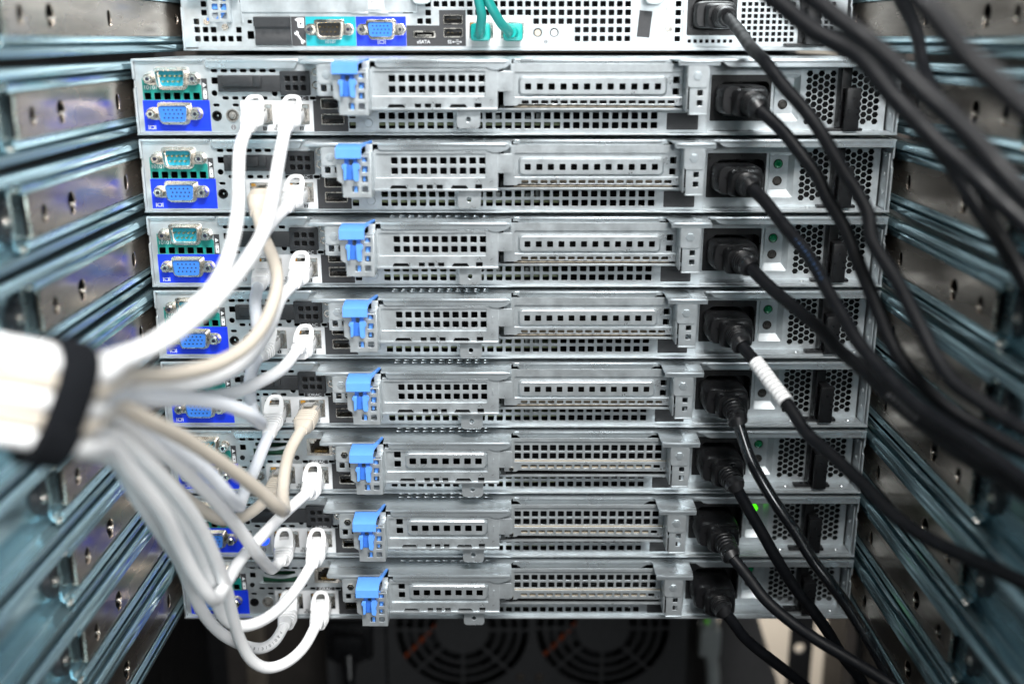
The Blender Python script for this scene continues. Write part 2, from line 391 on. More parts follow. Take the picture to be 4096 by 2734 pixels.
def build_server(riser, mezz, name_label):
    root = thing('rack_server', name_label, 'server')
    X = lambda u: u-U
    # -- tray
    t = MB()
    t.box(X(0),X(434),-1.2,620,-.1,.9,.3)                                 # floor sheet
    t.side([(-.6,.9),(-.6,25.5),(1.2,26.5),(1.2,30.2),(-.6,31.2),(-.6,41.0),(620,41.0),(620,.9)], X(0), 1.1, .3)
    t.side([(-.6,.9),(-.6,25.5),(1.2,26.5),(1.2,30.2),(-.6,31.2),(-.6,41.0),(620,41.0),(620,.9)], X(432.9), 1.1, .3)
    t.side([(1.5,1.),(1.5,34),(13,34),(13,1.)], X(431.6), .9, .2)
    t.box(X(324.2),X(325.0),1.6,60,.9,37,.1)
    for (yy,zz) in ((6.5,11),(6.5,21.5),(6.5,33)): t.cyl((X(431.6),yy,zz),(X(430.9),yy,zz),1.3,.9,10)
    part('tray', t, 'zinc_panel', root)
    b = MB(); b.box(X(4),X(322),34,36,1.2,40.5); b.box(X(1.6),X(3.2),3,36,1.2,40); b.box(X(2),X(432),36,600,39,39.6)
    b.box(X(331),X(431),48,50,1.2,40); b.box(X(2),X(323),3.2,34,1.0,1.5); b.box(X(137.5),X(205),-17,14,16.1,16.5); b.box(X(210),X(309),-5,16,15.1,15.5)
    part('shade_lining', b, 'shade_black', root)  # dark sheets added so the inside looks shaded through the holes
    # -- lid with the two tongues that hold the card cages
    ld = MB()
    top = corner([(0,0),(40,0),(40.4,1.6),(41.6,1.6),(42,0),(94.5,0,1.5),(98,-2,1.5),(98.2,-20.2,3.5),(133.6,-20.2),(134.0,-11.6),(136.0,-11.6),(136.4,-20.2),(213.5,-20.2,4),(213.5,-1.8,3),
                  (304,-1.8,3),(304,-20.6,3.5),(327.6,-20.6,3.5),(327.6,-1.4,2.5),(434,-1.4),(434,460),(0,460)], 0)
    slots = [rr(X(142.4+k*5.42),-2.6,X(145.8+k*5.42),-.8,.6,2) for k in range(11)] + [rr(X(142.4+k*5.42),2.6,X(145.8+k*5.42),4.4,.6,2) for k in range(11)]
    ld.flat([(X(p[0]),p[1]) for p in top], 42.0, 1.1, .35, slots)
    ld.plate(lip(.0,40,41.8,40.6), [], -.1, .8, .2)
    ld.plate(lip(41.2,95,41.7,36.7,0,3.5,40.2), [], -.1, .9, .3)
    ld.plate(lip(214.5,304,41.7,36.6,7,9,39.4), [], -2.0, 1.0, .35)
    ld.plate(lip(329.5,433.5,41.7,37.4,7,0,40.2), [], -1.6, 1.0, .35)
    ld.plate(sh([(139.2,41.7),(212.8,41.7),(213.3,39.5),(211,37.6),(206,36.2),(203,36.3),(200,37.6),(141,37.6),(139.6,38.6)]), [], -20.4, 1.0, .35)
    ld.plate(sh([(98.4,41.7),(118,41.7),(118,39.8),(98.8,39.8)]), [], -20.4, 1.2, .4)
    ld.plate(sh([(304.2,41.6),(327.4,41.6),(327.2,38.7),(304.6,38.7)]), [], -20.8, 1.3, .5)
    for a_,b_,y_ in ((41.6,94,-.35),(140,211,-20.7),(99.4,117.6,-20.8),(218,300,-2.3),(305,326.8,-21.2),(332,433,-1.9)): ld.box(X(a_),X(b_),y_,y_+3,39.7,42.15,.95)
    ld.box(X(97.9),X(98.6),-19,-1,39.4,41.6,.2); ld.box(X(213),X(213.6),-19,-2,37,41.6,.2)
    ld.flat(rr(X(318),-17.5,X(320.4),8,1.1,3), 42.35, .5, .2)
    part('lid', ld, 'zinc_lid', root)
    # -- rear panel (left half + strip under the card cages)
    ho = [sq(X(45.8+k*5.48),35.4,3.9,1.9,.8) for k in range(7)]
    ho += [sq(X(45.8),30,3.7)] + [sq(X(51.2+k*5.52),20.4,3.7,1.9,.8) for k in range(5)] + [sq(X(84.3),20.4,3.7,1.9,.8), sq(X(100.7),20.4,3.7,1.9,.8)]
    ho += [sq(X(45.7),16.5,3.7,1.7,.8), sq(X(56.7),16.5,3.7,1.7,.8)]
    ho += [sq(X(7.3+k*5.52),21.5,3.9) for k in range(6)]
    ho += [circ(X(45.7),10.5,2.85), circ(X(54.6),10.8,3.6)]
    ho += [rr(X(61.4),5.4,X(77.6),17.2,.3,1), rr(X(82.5),5.4,X(98.7),17.2,.3,1)]
    ho += [rr(X(105.1),14.3,X(118.4),20.4,.4,1), rr(X(105.1),5.6,X(118.4),11.7,.4,1)]
    ho += [sq(X(139.8+k*5.55),10.6,3.75) for k in range(29)] + [sq(X(139.8+k*5.55),5.2,3.75,3.6) for k in range(29)]
    ho += [sq(X(122.8),5.2,3.8,3.6), sq(X(122.8),10.6,3.8,3.0), circ(X(131.9),6.6,1.5)]
    ho += [dshape(X(22),31.2,15.6,8.4,1,1.8), dshape(X(22),11.9,15.6,8.4,1,1.8)]
    if mezz == 'blank': ho += [circ(X(45.1),23.1,1.7), circ(X(79.3),23,1.7), rr(X(49),24.5,X(81),32,.5), rr(X(84.2),23.2,X(99),34,.5)]
    else: ho += [circ(X(45.1),23.1,1.6), circ(X(79.3),23,1.6), rr(X(52.3),24.9,X(75),29.2,.4), rr(X(53.6),30.2,X(73.5),33.2,.4), rr(X(87.0),25,X(100.6),35.6,.3,1)]
    rp = MB(); rp.plate(sh([(1.2,1.0),(324.4,1.0),(324.4,14.2),(137,14.2),(137,22),(106,22),(106,38.5),(1.2,38.5)]), ho, 1.6, .9, .12)
    rp.box(X(1.2),X(106),1.6,2.4,38.5,40.8,.1)
    rp.cyl((X(131.9),1.4,6.6),(X(131.9),.9,6.6),2.6,2.2,16)
    pn = part('rear_panel', rp, 'zinc_panel', root)
    for zz in (27.5, 34.8):
        rv = MB(); rv.plate(circ(X(103.0),zz,2.3), [circ(X(103.0),zz,1.3)], 1.2, .5, .15); part('rivet_ring', rv, 'bright_steel', pn)
    # -- printed labels
    gl = [rr(X(5.4+k*5.52),19.6,X(9.2+k*5.52),23.4,.4,2) for k in range(6)]
    lb = MB(); lb.plate(sh([(4.6,19.3),(38.0,19.3),(38.0,27.3),(36,29),(7,29),(5.2,31.4),(4.6,31.4)]), gl+[dshape(X(22),31.2,15.4,8.2,1,1.8)][:0], 1.5, .1)
    l1 = part('serial_label', lb, 'label_teal', root)
    tx = MB(); tx.text('10101', X(9.2), 26.2, 3.3, 1.42); part('lettering', tx, 'ink_white', l1)
    lb = MB(); lb.plate(sh([(38.2,19.3),(41.4,19.3),(41.4,31.2),(38.2,31.2)]), [], 1.5, .1); l2 = part('service_label', lb, 'label_dark', root)
    tx = MB(); tx.plate([(X(38.9),29),(X(40.9),27.6),(X(38.9),26.2)], [], 1.42, .06)
    tx.plate(rr(X(38.8),20,X(40.9),24.6,.3), [circ(X(39.9),22.2,.45,8)], 1.42, .06)
    for k in range(3): tx.box(X(39.0+k*.65),X(39.4+k*.65),1.36,1.42,24.9,25.6)
    part('marking', tx, 'ink_white', l2)
    lb = MB(); lb.plate(sh([(4.0,2.0),(42.0,2.0),(42.0,19.2),(4.0,19.2)]), [dshape(X(22),11.9,15.4,8.2,1,1.8)], 1.5, .1); l3 = part('video_label', lb, 'label_blue', root)
    tx = MB(); tx.plate(rr(X(6.9),3.1,X(9.5),5.1,.3), [rr(X(7.25),3.4,X(9.15),4.8,.2)], 1.42, .06); tx.box(X(6.1),X(6.45),1.36,1.42,2.9,5.3); tx.box(X(9.95),X(10.3),1.36,1.42,2.9,5.3)
    part('marking', tx, 'ink_white', l3)
    lb = MB(); lb.plate(sh([(59.4,1.9),(100.6,1.9),(100.6,19),(59.4,19)]), [rr(X(61.6),5.6,X(77.4),17.0,.2,1), rr(X(82.7),5.6,X(98.5),17.0,.2,1)], 1.5, .1); l4 = part('network_label', lb, 'label_white', root)
    tx = MB()
    for k, (a, c) in enumerate(((78.6,3.1),(80.8,3.1),(79.7,5.0))): tx.plate(rr(X(a)-.7,c-.55,X(a)+.7,c+.55,.05,1), [rr(X(a)-.4,c-.27,X(a)+.4,c+.27,.02,1)], 1.42, .06)
    tx.box(X(78.6),X(80.8),1.36,1.42,3.95,4.1)
    for a, ch in ((71.5,'1'),(92.6,'2')): tx.plate(rr(X(a),2.4,X(a+2.2),4.6,.1,1), [], 1.42, .06)
    part('marking', tx, 'ink_black', l4)
    tx = MB(); tx.text('1', X(72.6), 3.5, 2.2, 1.36); tx.text('2', X(93.7), 3.5, 2.2, 1.36); part('lettering', tx, 'ink_white', l4)
    lb = MB(); lb.plate(sh([(86.5,19.05),(98.5,19.05),(98.5,21.5),(86.5,21.5)]), [], 1.5, .1); l5 = part('management_label', lb, 'label_dark', root)
    tx = MB(); tx.text('iDRAC', X(92.5), 20.25, 2.9, 1.42); part('lettering', tx, 'ink_white', l5)
    lb = MB(); lb.plate(sh([(100.8,1.8),(120.4,1.8),(120.4,13.6),(120.4,21.8),(102.6,21.8),(102.6,19),(100.8,19)]), [rr(X(105.3),14.5,X(118.2),20.2,.3,1), rr(X(105.3),5.8,X(118.2),11.5,.3,1)], 1.5, .1); part('usb_label', lb, 'label_dark', root)
    lb = MB(); lb.plate(rr(X(302.4),2.7,X(320.4),12.2,.6), [], 1.5, .1); l6 = part('tag_sticker', lb, 'label_dark', root)
    # -- ports
    dsub(root, 'serial_port', None, X(22), 31.2, 1.6, 'insert_cyan', 'pins')
    dsub(root, 'video_port', None, X(22), 11.9, 1.6, 'insert_blue', 'sockets')
    usb(root, X(111.75), 17.35, 1.6); usb(root, X(111.75), 8.65, 1.6)
    rj45(root, X(69.5), 11.3, 1.8); rj45(root, X(90.6), 11.3, 1.8)
    dj = MB(); dj.ring(circ(X(45.7),10.5,2.9), circ(X(45.7),10.5,2.3), 1.3, 8); dj.plate(circ(X(45.7),10.5,2.5), [], 8, .4)
    d = part('status_jack', dj, 'black_plastic', root); pnn = MB(); pnn.cyl((X(45.7),3,10.5),(X(45.7),8,10.5),.6,.6,8); part('pin', pnn, 'bright_steel', d)
    bt = MB(); bt.ring(circ(X(54.6),10.8,3.7), circ(X(54.6),10.8,3.0), .9, 3); bt.cyl((X(54.6),1.2,10.8),(X(54.6),3,10.8),2.0,3.1,18); bt.cyl((X(54.6),.6,10.8),(X(54.6),1.4,10.8),1.2,1.5,14)
    part('identify_button', bt, 'lens_grey', root)
    ic = MB(); ic.plate(circ(X(54.6),4.1,1.5), [rr(X(54.6)-.28,2.9,X(54.6)+.28,4.2,.1,1), circ(X(54.6),4.85,.33,8)], 1.5, .08); part('info_mark', ic, 'ink_grey', root)
    # -- mezzanine opening above the network ports
    if mezz == 'blank':
        bl = MB(); bl.box(X(47.9),X(84),-.6,2.2,23.9,33.0,.5); bl.box(X(50.8),X(68.3),-2.4,0,26.8,32.5,.8); bl.box(X(68.3),X(72.7),-2.0,0,26.8,32.5,.5)
        hs = [sq(X(87.6+k*4.35),31.2-j*5,2.9) for k in range(3) for j in range(2)]
        bl.plate(rr(X(83.2),22,X(100),35.4,.6), hs, -1.2, 2.6, .3)
        bb = part('card_blank', bl, 'card_black', root)
        bh = MB(); bh.plate(rr(X(84.4),23.4,X(98.8),33.8,.3), [], 2.2, .3); part('shade_sheet', bh, 'shade_black', bb)  # black sheet painting the shade behind the blank's holes
    else:
        sd = MB(); sd.plate(rr(X(50.3),24.0,X(75.5),25.0,.2), [], .6, 1.4, .2)
        arc = [(X(53.2)+k*20.6/10, 30.9-1.6*math.sin(math.pi*k/10)) for k in range(11)]
        sd.loft([[(p[0],y,p[1]+dz) for y, dz in ((1.0,1.0),(.2,.9),(.0,-.9),(1.0,-1.0))] for p in arc])
        s_ = part('card_slot', sd, 'zinc_panel', root)
        pc = MB(); pc.box(X(51),X(75.5),3.5,12,24.6,29.4); part('card_board', pc, 'pcb_dark', s_)
        rj45(root, X(93.8), 30.2, 1.4, False)
        for uu in (45.1, 79.3):
            sc = MB(); sc.cyl((X(uu),1.9,23.1),(X(uu),2.6,23.1),1.6,1.6,12); sc.ring(circ(X(uu),23.1,1.5,12), circ(X(uu),23.1,.7,12), 1.2, 2); part('screw', sc, 'black_plastic', root)
    # -- left hex bracket under the tongue
    hb = MB()
    hb.plate(sh([(107.4,40.0),(118.4,40.0),(118.4,22.6),(108.6,22.6),(107.4,24.0)]), [sq(X(111.0),26.8,3.2,3.6), sq(X(115.8),26.8,1.7,3.4)], -19.6, .9, .15)
    hb.plate(rr(X(107.8),29.2,X(117.4),39.6,1.6), [], -20.2, .8, .25)
    hb.box(X(107.4),X(108.2),-19.2,1.4,22.8,40.6,.1)
    h = part('hinge_bracket', hb, 'zinc_riser', root)
    bo = MB(); bo.cyl((X(112.8),-20.2,33.9),(X(112.8),-20.75,33.9),2.5,2.2,6); bo.cyl((X(112.8),-20.7,33.9),(X(112.8),-21,33.9),1.2,1.0,10); part('bolt_head', bo, 'zinc_lid' if riser == 'A' else 'bright_steel', h)
    # -- latch bracket and blue latch
    lk = MB()
    lk.plate(sh([(118.0,22.6),(118.0,36.2),(136.8,36.2),(136.8,13.3),(121.0,13.3),(121.0,20.6)]),
             [sq(X(133.5),34.0,3.1,2.6), sq(X(133.5),28.7,3.3), sq(X(133.3),23.3,3.3), sq(X(133.2),17.8,3.4), sq(X(127.8),17.8,3.4), rr(X(122.4),23.2,X(129.8),35.4,.6)], -32, .9, .2)
    lk.box(X(136.0),X(136.9),-31.6,-19.0,13.3,37.0,.15); lk.box(X(118),X(118.8),-31.6,-19.8,22.6,36.2,.15); lk.box(X(125),X(136.5),-31.4,-19,12.7,13.5,.2)
    lk.box(X(133.0),X(136.8),-31.4,-20.6,36.6,37.4,.1); lk.box(X(132.8),X(136.8),-22.6,-21.6,36.6,41.4,.2); lk.plate(sh([(118.6,14),(136,14),(136,36),(118.6,36)]), [], -20.6, .5)
    lkp = part('latch_bracket', lk, 'zinc_riser', root)
    la = MB()
    lw = [(-21.5,41.6),(-24,41.9),(-33.2,40.9),(-35.2,39.8),(-35.6,35.0),(-34.6,34.6),(-34.0,39.0),(-32.6,39.7),(-24,40.6),(-21.5,40.3)]
    la.loft([[(X(u),y,z) for y,z in lw] for u in (118.2,118.6,131.8,132.2)])
    la.loft([[(X(u),y,z) for u,y,z in q] for q in (((130.6,-24.0,40.5),(132.1,-28.5,40.3),(132.1,-28.5,41.3),(130.6,-24.0,41.8)), ((134.3,-12.4,41.2),(135.5,-12.4,41.2),(135.5,-12.4,42.5),(134.3,-12.4,42.5)))])
    la.box(X(132.1),X(133.5),-30.4,-29.2,22,35,.3); la.box(X(127.2),X(128.8),-31,-29.4,15.6,20,.2)
    la.loft([[(X(a)+d1*.5,-29.0+d2*.5,z) for d1,d2 in ((-1,-1),(1,-1),(1,1),(-1,1))] for a,z in ((131.9,36),(133.6,33),(134.2,30),(133.0,25))])
    lt = part('release_latch', la, 'latch_blue', root)
    cl = MB()
    cb_ = MB(); cb_.plate(sh([(122.6,23.0),(129.6,23.0),(129.6,34.8),(122.6,34.8)]), [rr(X(125.0),31.0,X(127.2),34,.2,1)], -32.6, 1.4, .3); part('clip_plate', cb_, 'latch_dark_blue', lt)
    for a, b_, c in ((121.4,124.2,-1),(127.8,130.6,1)):
        o = [(a,29.6),(a,30.8),(a+.5 if c<0 else a,31.8),(b_ if c<0 else b_-.5,31.8),(b_,30.8),(b_,29.6),(b_-(0 if c<0 else .8),29.2),(b_-(.2 if c<0 else .8),24.0),(b_-.8,23.2),(a+.8,23.2),(a+(.8 if c<0 else .2),24.0),(a+(.8 if c<0 else 0),29.2)]
        cl.plate(sh(o), [], -35.6, 2.6, .4)
    part('clip', cl, 'latch_blue', lt)
    # -- left card cage
    cg = MB()
    notch = [(145.3,16.4),(146.6,18.2),(154.2,18.2),(155.5,16.4)]
    frame = [(136.9,16.4)]+notch+[(160.6,16.4),(160.6,18.6),(164,18.6),(164,16.4),(166.1,16.4),(166.1,18.6),(169.5,18.6),(169.5,16.4),(171.7,16.4),(171.7,18.6),(175.1,18.6),(175.1,16.4),
             (179.4,16.4),(180.7,18.2),(188.3,18.2),(189.6,16.4),(193.4,16.4),(193.4,18.8),(197.2,18.8),(197.2,16.4),(206.2,16.4),(206.2,37.4),(136.9,37.4)]
    cg.plate(sh(frame), [rr(X(138.0),22.5,X(199.2),35.8,.6)], -19.6, .9, .15)
    cg.box(X(136.9),X(206.2),-18.4,40,15.2,16.0,.1); cg.box(X(205.4),X(206.2),-18.6,40,16.4,37.2,.1)
    cg.box(X(137),X(206),-18.4,40,37.2,38.0); cg.box(X(136.9),X(206.2),-20.3,-18.4,15.0,16.4,.3)
    cg.plate(rr(X(205.8),25.0,X(214.2),35.8,1.2), [], -19.1, .8, .15)
    cgp = part('card_cage', cg, 'zinc_riser', root)
    cv = MB()
    if riser == 'A':
        hs = [sq(X(148.3+k*5.47),31.9,3.7) for k in range(10)] + [sq(X(148.3+k*5.47),26.2,3.7) for k in range(10)]
        cv.plate(rr(X(137.6),22.1,X(199.6),36.1,.3), hs, -18.6, .8, .12)
    else:
        base_h = [rr(X(150.4),26.6,X(197.8),34.2,1)]
        cv.plate(rr(X(137.6),22.1,X(199.6),36.1,.3), [sq(X(144.6),33.4,4.0), sq(X(144.6),27.4,4.0)]+base_h, -18.6, .8, .12)
        emboss(cv, X(149), 24.6, X(199.2), 35.8, -18.6, 2.2, [sq(X(154+k*6.62),30.0,4.0) for k in range(7)])
    part('slot_cover', cv, 'zinc_riser' if riser == 'B' else 'zinc_panel', cgp)
    nb = MB(); nb.text('1', X(202.7), 29.2, 4.6, -20.0, .5); part('number', nb, 'zinc_panel', cgp)
    bk = MB(); bk.box(X(138),X(205),14,16,17,37); part('shade_sheet', bk, 'shade_black', cgp)  # black sheet added as the shade inside the left cage
    tb = MB(); tb.plate(corner([(X(183.3),15.6),(X(183.3),4.8,2.6),(X(196.4),4.8,2.6),(X(196.4),15.6)],0), [circ(X(189.8),9.8,1.35)], -17, .9, .25)
    tb.box(X(183.3),X(196.4),-16.8,2,14.8,15.6,.2); part('finger_tab', tb, 'zinc_riser', root)
    # -- right card cage
    cg = MB()
    sl = [sq(X(221.4+k*5.45),18.7,4.0,1.9,.5) for k in range(16)] if riser == 'A' else [sq(X(221.8+k*5.45),21.0,4.0,2.2,.5) for k in range(16)]
    w0 = (21.4,34.9) if riser == 'A' else (24.3,37.4)
    zb = 16.7 if riser == 'A' else 17.6
    cg.plate(sh([(209.2,zb),(216.5,zb),(218,zb+.9),(310.5,zb),(310.5,39.6),(209.2,39.6)]), [rr(X(215.5),w0[0],X(309.8),w0[1],.5)]+sl, -7.6, .9, .15)
    cg.box(X(207),X(311),-6.4,40,14.2,15.0,.1); cg.box(X(206.5),X(311),-7.6,-6.0,14.0,15.4,.3); cg.box(X(310),X(311),-6.6,40,15,40,.1)
    cgp = part('card_cage', cg, 'zinc_riser', root)
    cv = MB()
    if riser == 'A':
        cv.plate(rr(X(215.2),21.0,X(310.2),35.3,.3), [sq(X(305.8),30.7,3.6), sq(X(305.6),24.4,3.6), rr(X(219.5),23.8,X(299),31.4,1)], -6.6, .8, .12)
        emboss(cv, X(217.4), 22.0, X(300.8), 32.9, -6.6, 2.0, [sq(X(223+k*6.57),27.2,3.5) for k in range(12)])
    else:
        hs = [sq(X(217.6+k*5.42),32.9,3.9) for k in range(17)] + [sq(X(217.6+k*5.42),27.6,3.9) for k in range(17)]
        cv.plate(rr(X(215.2),24.0,X(310.2),37.8,.3), hs, -6.6, .8, .12)
    part('slot_cover', cv, 'zinc_riser' if riser == 'A' else 'zinc_panel', cgp)
    bd = MB(); bd.box(X(215),X(306),-5,30,15.6,16.4) if riser == 'A' else bd.box(X(215.6),X(309.6),-7.4,-5.9,24.0,24.9).box(X(218),X(300),-6.4,-5.6,19.4,20.6)
    part('card_board', bd, 'tan_board', cgp)
    if riser == 'B':
        sc = MB(); sc.cyl((X(213.6),-7.6,19.4),(X(213.6),-8.6,19.4),1.7,1.3,14); part('screw', sc, 'bright_steel', cgp)
    bk = MB(); bk.box(X(209),X(310),16,18,16.6,40); part('shade_sheet', bk, 'shade_black', cgp)  # the right cage's inner shade, painted as a black sheet
    # -- right hinge bracket
    hb = MB(); hb.plate(rr(X(309.8),27.0,X(321.0),39.6,1.8), [], -20.6, .9, .25)
    hb.plate(sh([(311.2,13.2),(321.2,13.2),(321.2,28),(311.2,28)]), [sq(X(316.9),24.3,3.0), sq(X(316.9),18.9,3.0)], -20, .9, .2)
    hb.box(X(309.6),X(310.4),-19.4,1.4,14.2,39.8,.1); hb.box(X(320.6),X(321.4),-19.4,1.4,13.2,39.8,.1); hb.box(X(311),X(321.4),-20.6,-17,12.5,13.3,.3)
    h = part('hinge_bracket', hb, 'zinc_riser', root)
    bo = MB(); bo.cyl((X(315.2),-20.6,33.4),(X(315.2),-21.1,33.4),2.6,2.3,6); bo.cyl((X(315.2),-21,33.4),(X(315.2),-21.25,33.4),1.5,1.3,12); part('bolt_head', bo, 'zinc_lid', h)
    # -- inner circuit board seen through the holes
    pb = MB(); pb.box(X(121),X(243),5,30,4.9,6.4); part('circuit_board', pb, 'pcb_green', root)
    cb = MB()
    for uu, w_, hh in ((204,3,4),(222,4,3.4),(228,3,5)): cb.box(X(uu),X(uu+w_),8,12,6.4,6.4+hh,.3)
    part('component', cb, 'plastic_grey', root)
    # -- power supply
    pf = MB()
    hexr = 2.62; mesh_h = []
    def hexgrid(u0, u1, z0, z1):
        k = 0; u = u0+hexr
        while u < u1-hexr*.6:
            z = z0+1.9+(1.93 if k%2 else 0)
            while z < z1-1.4:
                mesh_h.append([(X(u)+hexr*math.cos(math.radians(60*i)), z+hexr*math.sin(math.radians(60*i))) for i in range(6)]); z += 3.86
            u += 3.38; k += 1
    hexr = 1.93
    hexgrid(383.6,402.2,4.6,36.8); hexgrid(409.6,428.4,4.6,36.8)
    pf.plate(rr(X(325.4),1.2,X(430.6),39.2,.6), mesh_h+[rr(X(328.7),6.8,X(363.6),33.0,.8), rr(X(365.2),6.8,X(380.4),33.2,1.4)], 13, .9, .1)
    pf.box(X(325.2),X(430.8),2,13,1.0,1.7,.2); pf.box(X(324.9),X(325.8),2,13,1.2,38,.1)
    # sunken pocket of the lamp and button
    o = rr(X(365.2),6.8,X(380.4),33.2,1.4,3); i_ = rr(X(367.0),10.8,X(377.6),31.0,.8,3)
    pf.slope(o, i_, 13, 17); pf.plate(i_, [circ(X(371.8),26.0,2.9), circ(X(371.8),16.0,2.9)], 17, .6)
    pf.ring(rr(X(328.2),6.3,X(364.1),33.5,.9), rr(X(328.9),7.0,X(363.4),32.8,.6), 12.3, 14)
    pb_ = MB(); pb_.box(X(405.9),X(406.6),-4,13,4,37.4,.1)
    ps = part('power_supply', pf, 'zinc_panel', root)
    il = MB(); il.ring(rr(X(328.8),6.9,X(363.5),32.9,.7), rr(X(334.2),9.8,X(362.4),29.2,3), 12.0, 26); il.plate(rr(X(329),7,X(363),32.6,.5), [], 26, .5)
    part('power_inlet', il, 'black_plastic', ps)
    ld_ = MB(); ld_.cyl((X(371.8),19,26.0),(X(371.8),16.6,26.0),2.4,2.4,16); ld_.cyl((X(371.8),16.6,26.0),(X(371.8),15.2,26.0),2.4,1.3,16); part('status_light', ld_, 'led_green_off', ps)
    dk = MB(); dk.plate(rr(X(367.4),11.2,X(377.2),30.6,.4), [], 19, .4); dk.plate(rr(X(382),3,X(430),38,.4), [], 22, .5); part('shade_sheet', dk, 'shade_black', ps)  # black sheets give the pocket and vents their inner shade
    bt = MB(); bt.box(X(369.4),X(374.2),17.6,19,13.6,18.4,.3); bt.cyl((X(371.8),16.4,16.0),(X(371.8),17.6,16),1.5,1.5,14)
    for a in (-1.7,1.7):
        for c in (-1.7,1.7): bt.cyl((X(371.8+a),17.2,16+c),(X(371.8+a),17.7,16+c),.45,.45,8)
    part('test_button', bt, 'button_dark', ps)
    ha = MB(); ha.box(X(402.6),X(409.2),10.4,12.9,3.0,38.2,.4); ha.box(X(403.4),X(411.6),-1.0,3.2,2.4,26.0,.9); ha.box(X(404.4),X(410.4),2.6,12,2.4,6,.4); ha.box(X(404.4),X(410.4),2.6,12,22.8,25.6,.4)
    ha.box(X(393.2),X(415.6),4,10,1.8,3.4,.6); ha.box(X(401.6),X(402.5),4,13,4,38,.2)
    part('handle', ha, 'black_plastic', ps)
    for uu in (352, 388, 424):
        sc = MB(); sc.cyl((X(uu),7,1.7),(X(uu),7,2.3),1.8,1.3,12); part('screw', sc, 'zinc_riser', ps)
    return root

# ------------------------------------------------------------------ the stack
PITCH = 44.45
GROUP = 'rack servers stacked in the cabinet'
protoA = build_server('A', 'blank', '')
protoB = build_server('B', 'slot', '')
protoC = build_server('B', 'blank', '')
SERVERS = [
 (protoA, 'silver server at the top of the eight-high stack, under the recessed one'),
 (copy_tree(protoA), 'silver server second from the top, cream network plug in its left port'),
 (copy_tree(protoA), 'silver server third from the top of the stack, between two like it'),
 (copy_tree(protoA), 'silver server fourth from the top, its power cord wearing a white sleeve'),
 (copy_tree(protoA), 'silver server fifth from the top, beige network plug in its right port'),
 (protoB, 'silver server sixth from the top, with an open network socket above the ports'),
 (protoC, 'silver server with bright green and blue lamps lit, second from the bottom'),
 (copy_tree(protoB), 'silver server at the bottom of the stack, above the dark fans'),
]
for i, (r, label) in enumerate(SERVERS):
    r.location = Vector((0, 0, -i*PITCH))*S; r['label'] = label; r['group'] = GROUP
def find(o, name):
    for c in o.children:
        if c.name.split('.')[0] == name: return c
        q = find(c, name)
        if q: return q
def own_mat(o, m):
    o.material_slots[0].link = 'OBJECT'; o.material_slots[0].material = MATS[m]
for i, (r, _) in enumerate(SERVERS):
    if i == 6:
        l = find(r, 'status_light'); own_mat(l, 'led_green_on'); l['label'] = 'bright green status light that is lit'
        l = find(r, 'identify_button'); own_mat(l, 'led_blue_on'); l['label'] = 'round button glowing blue'

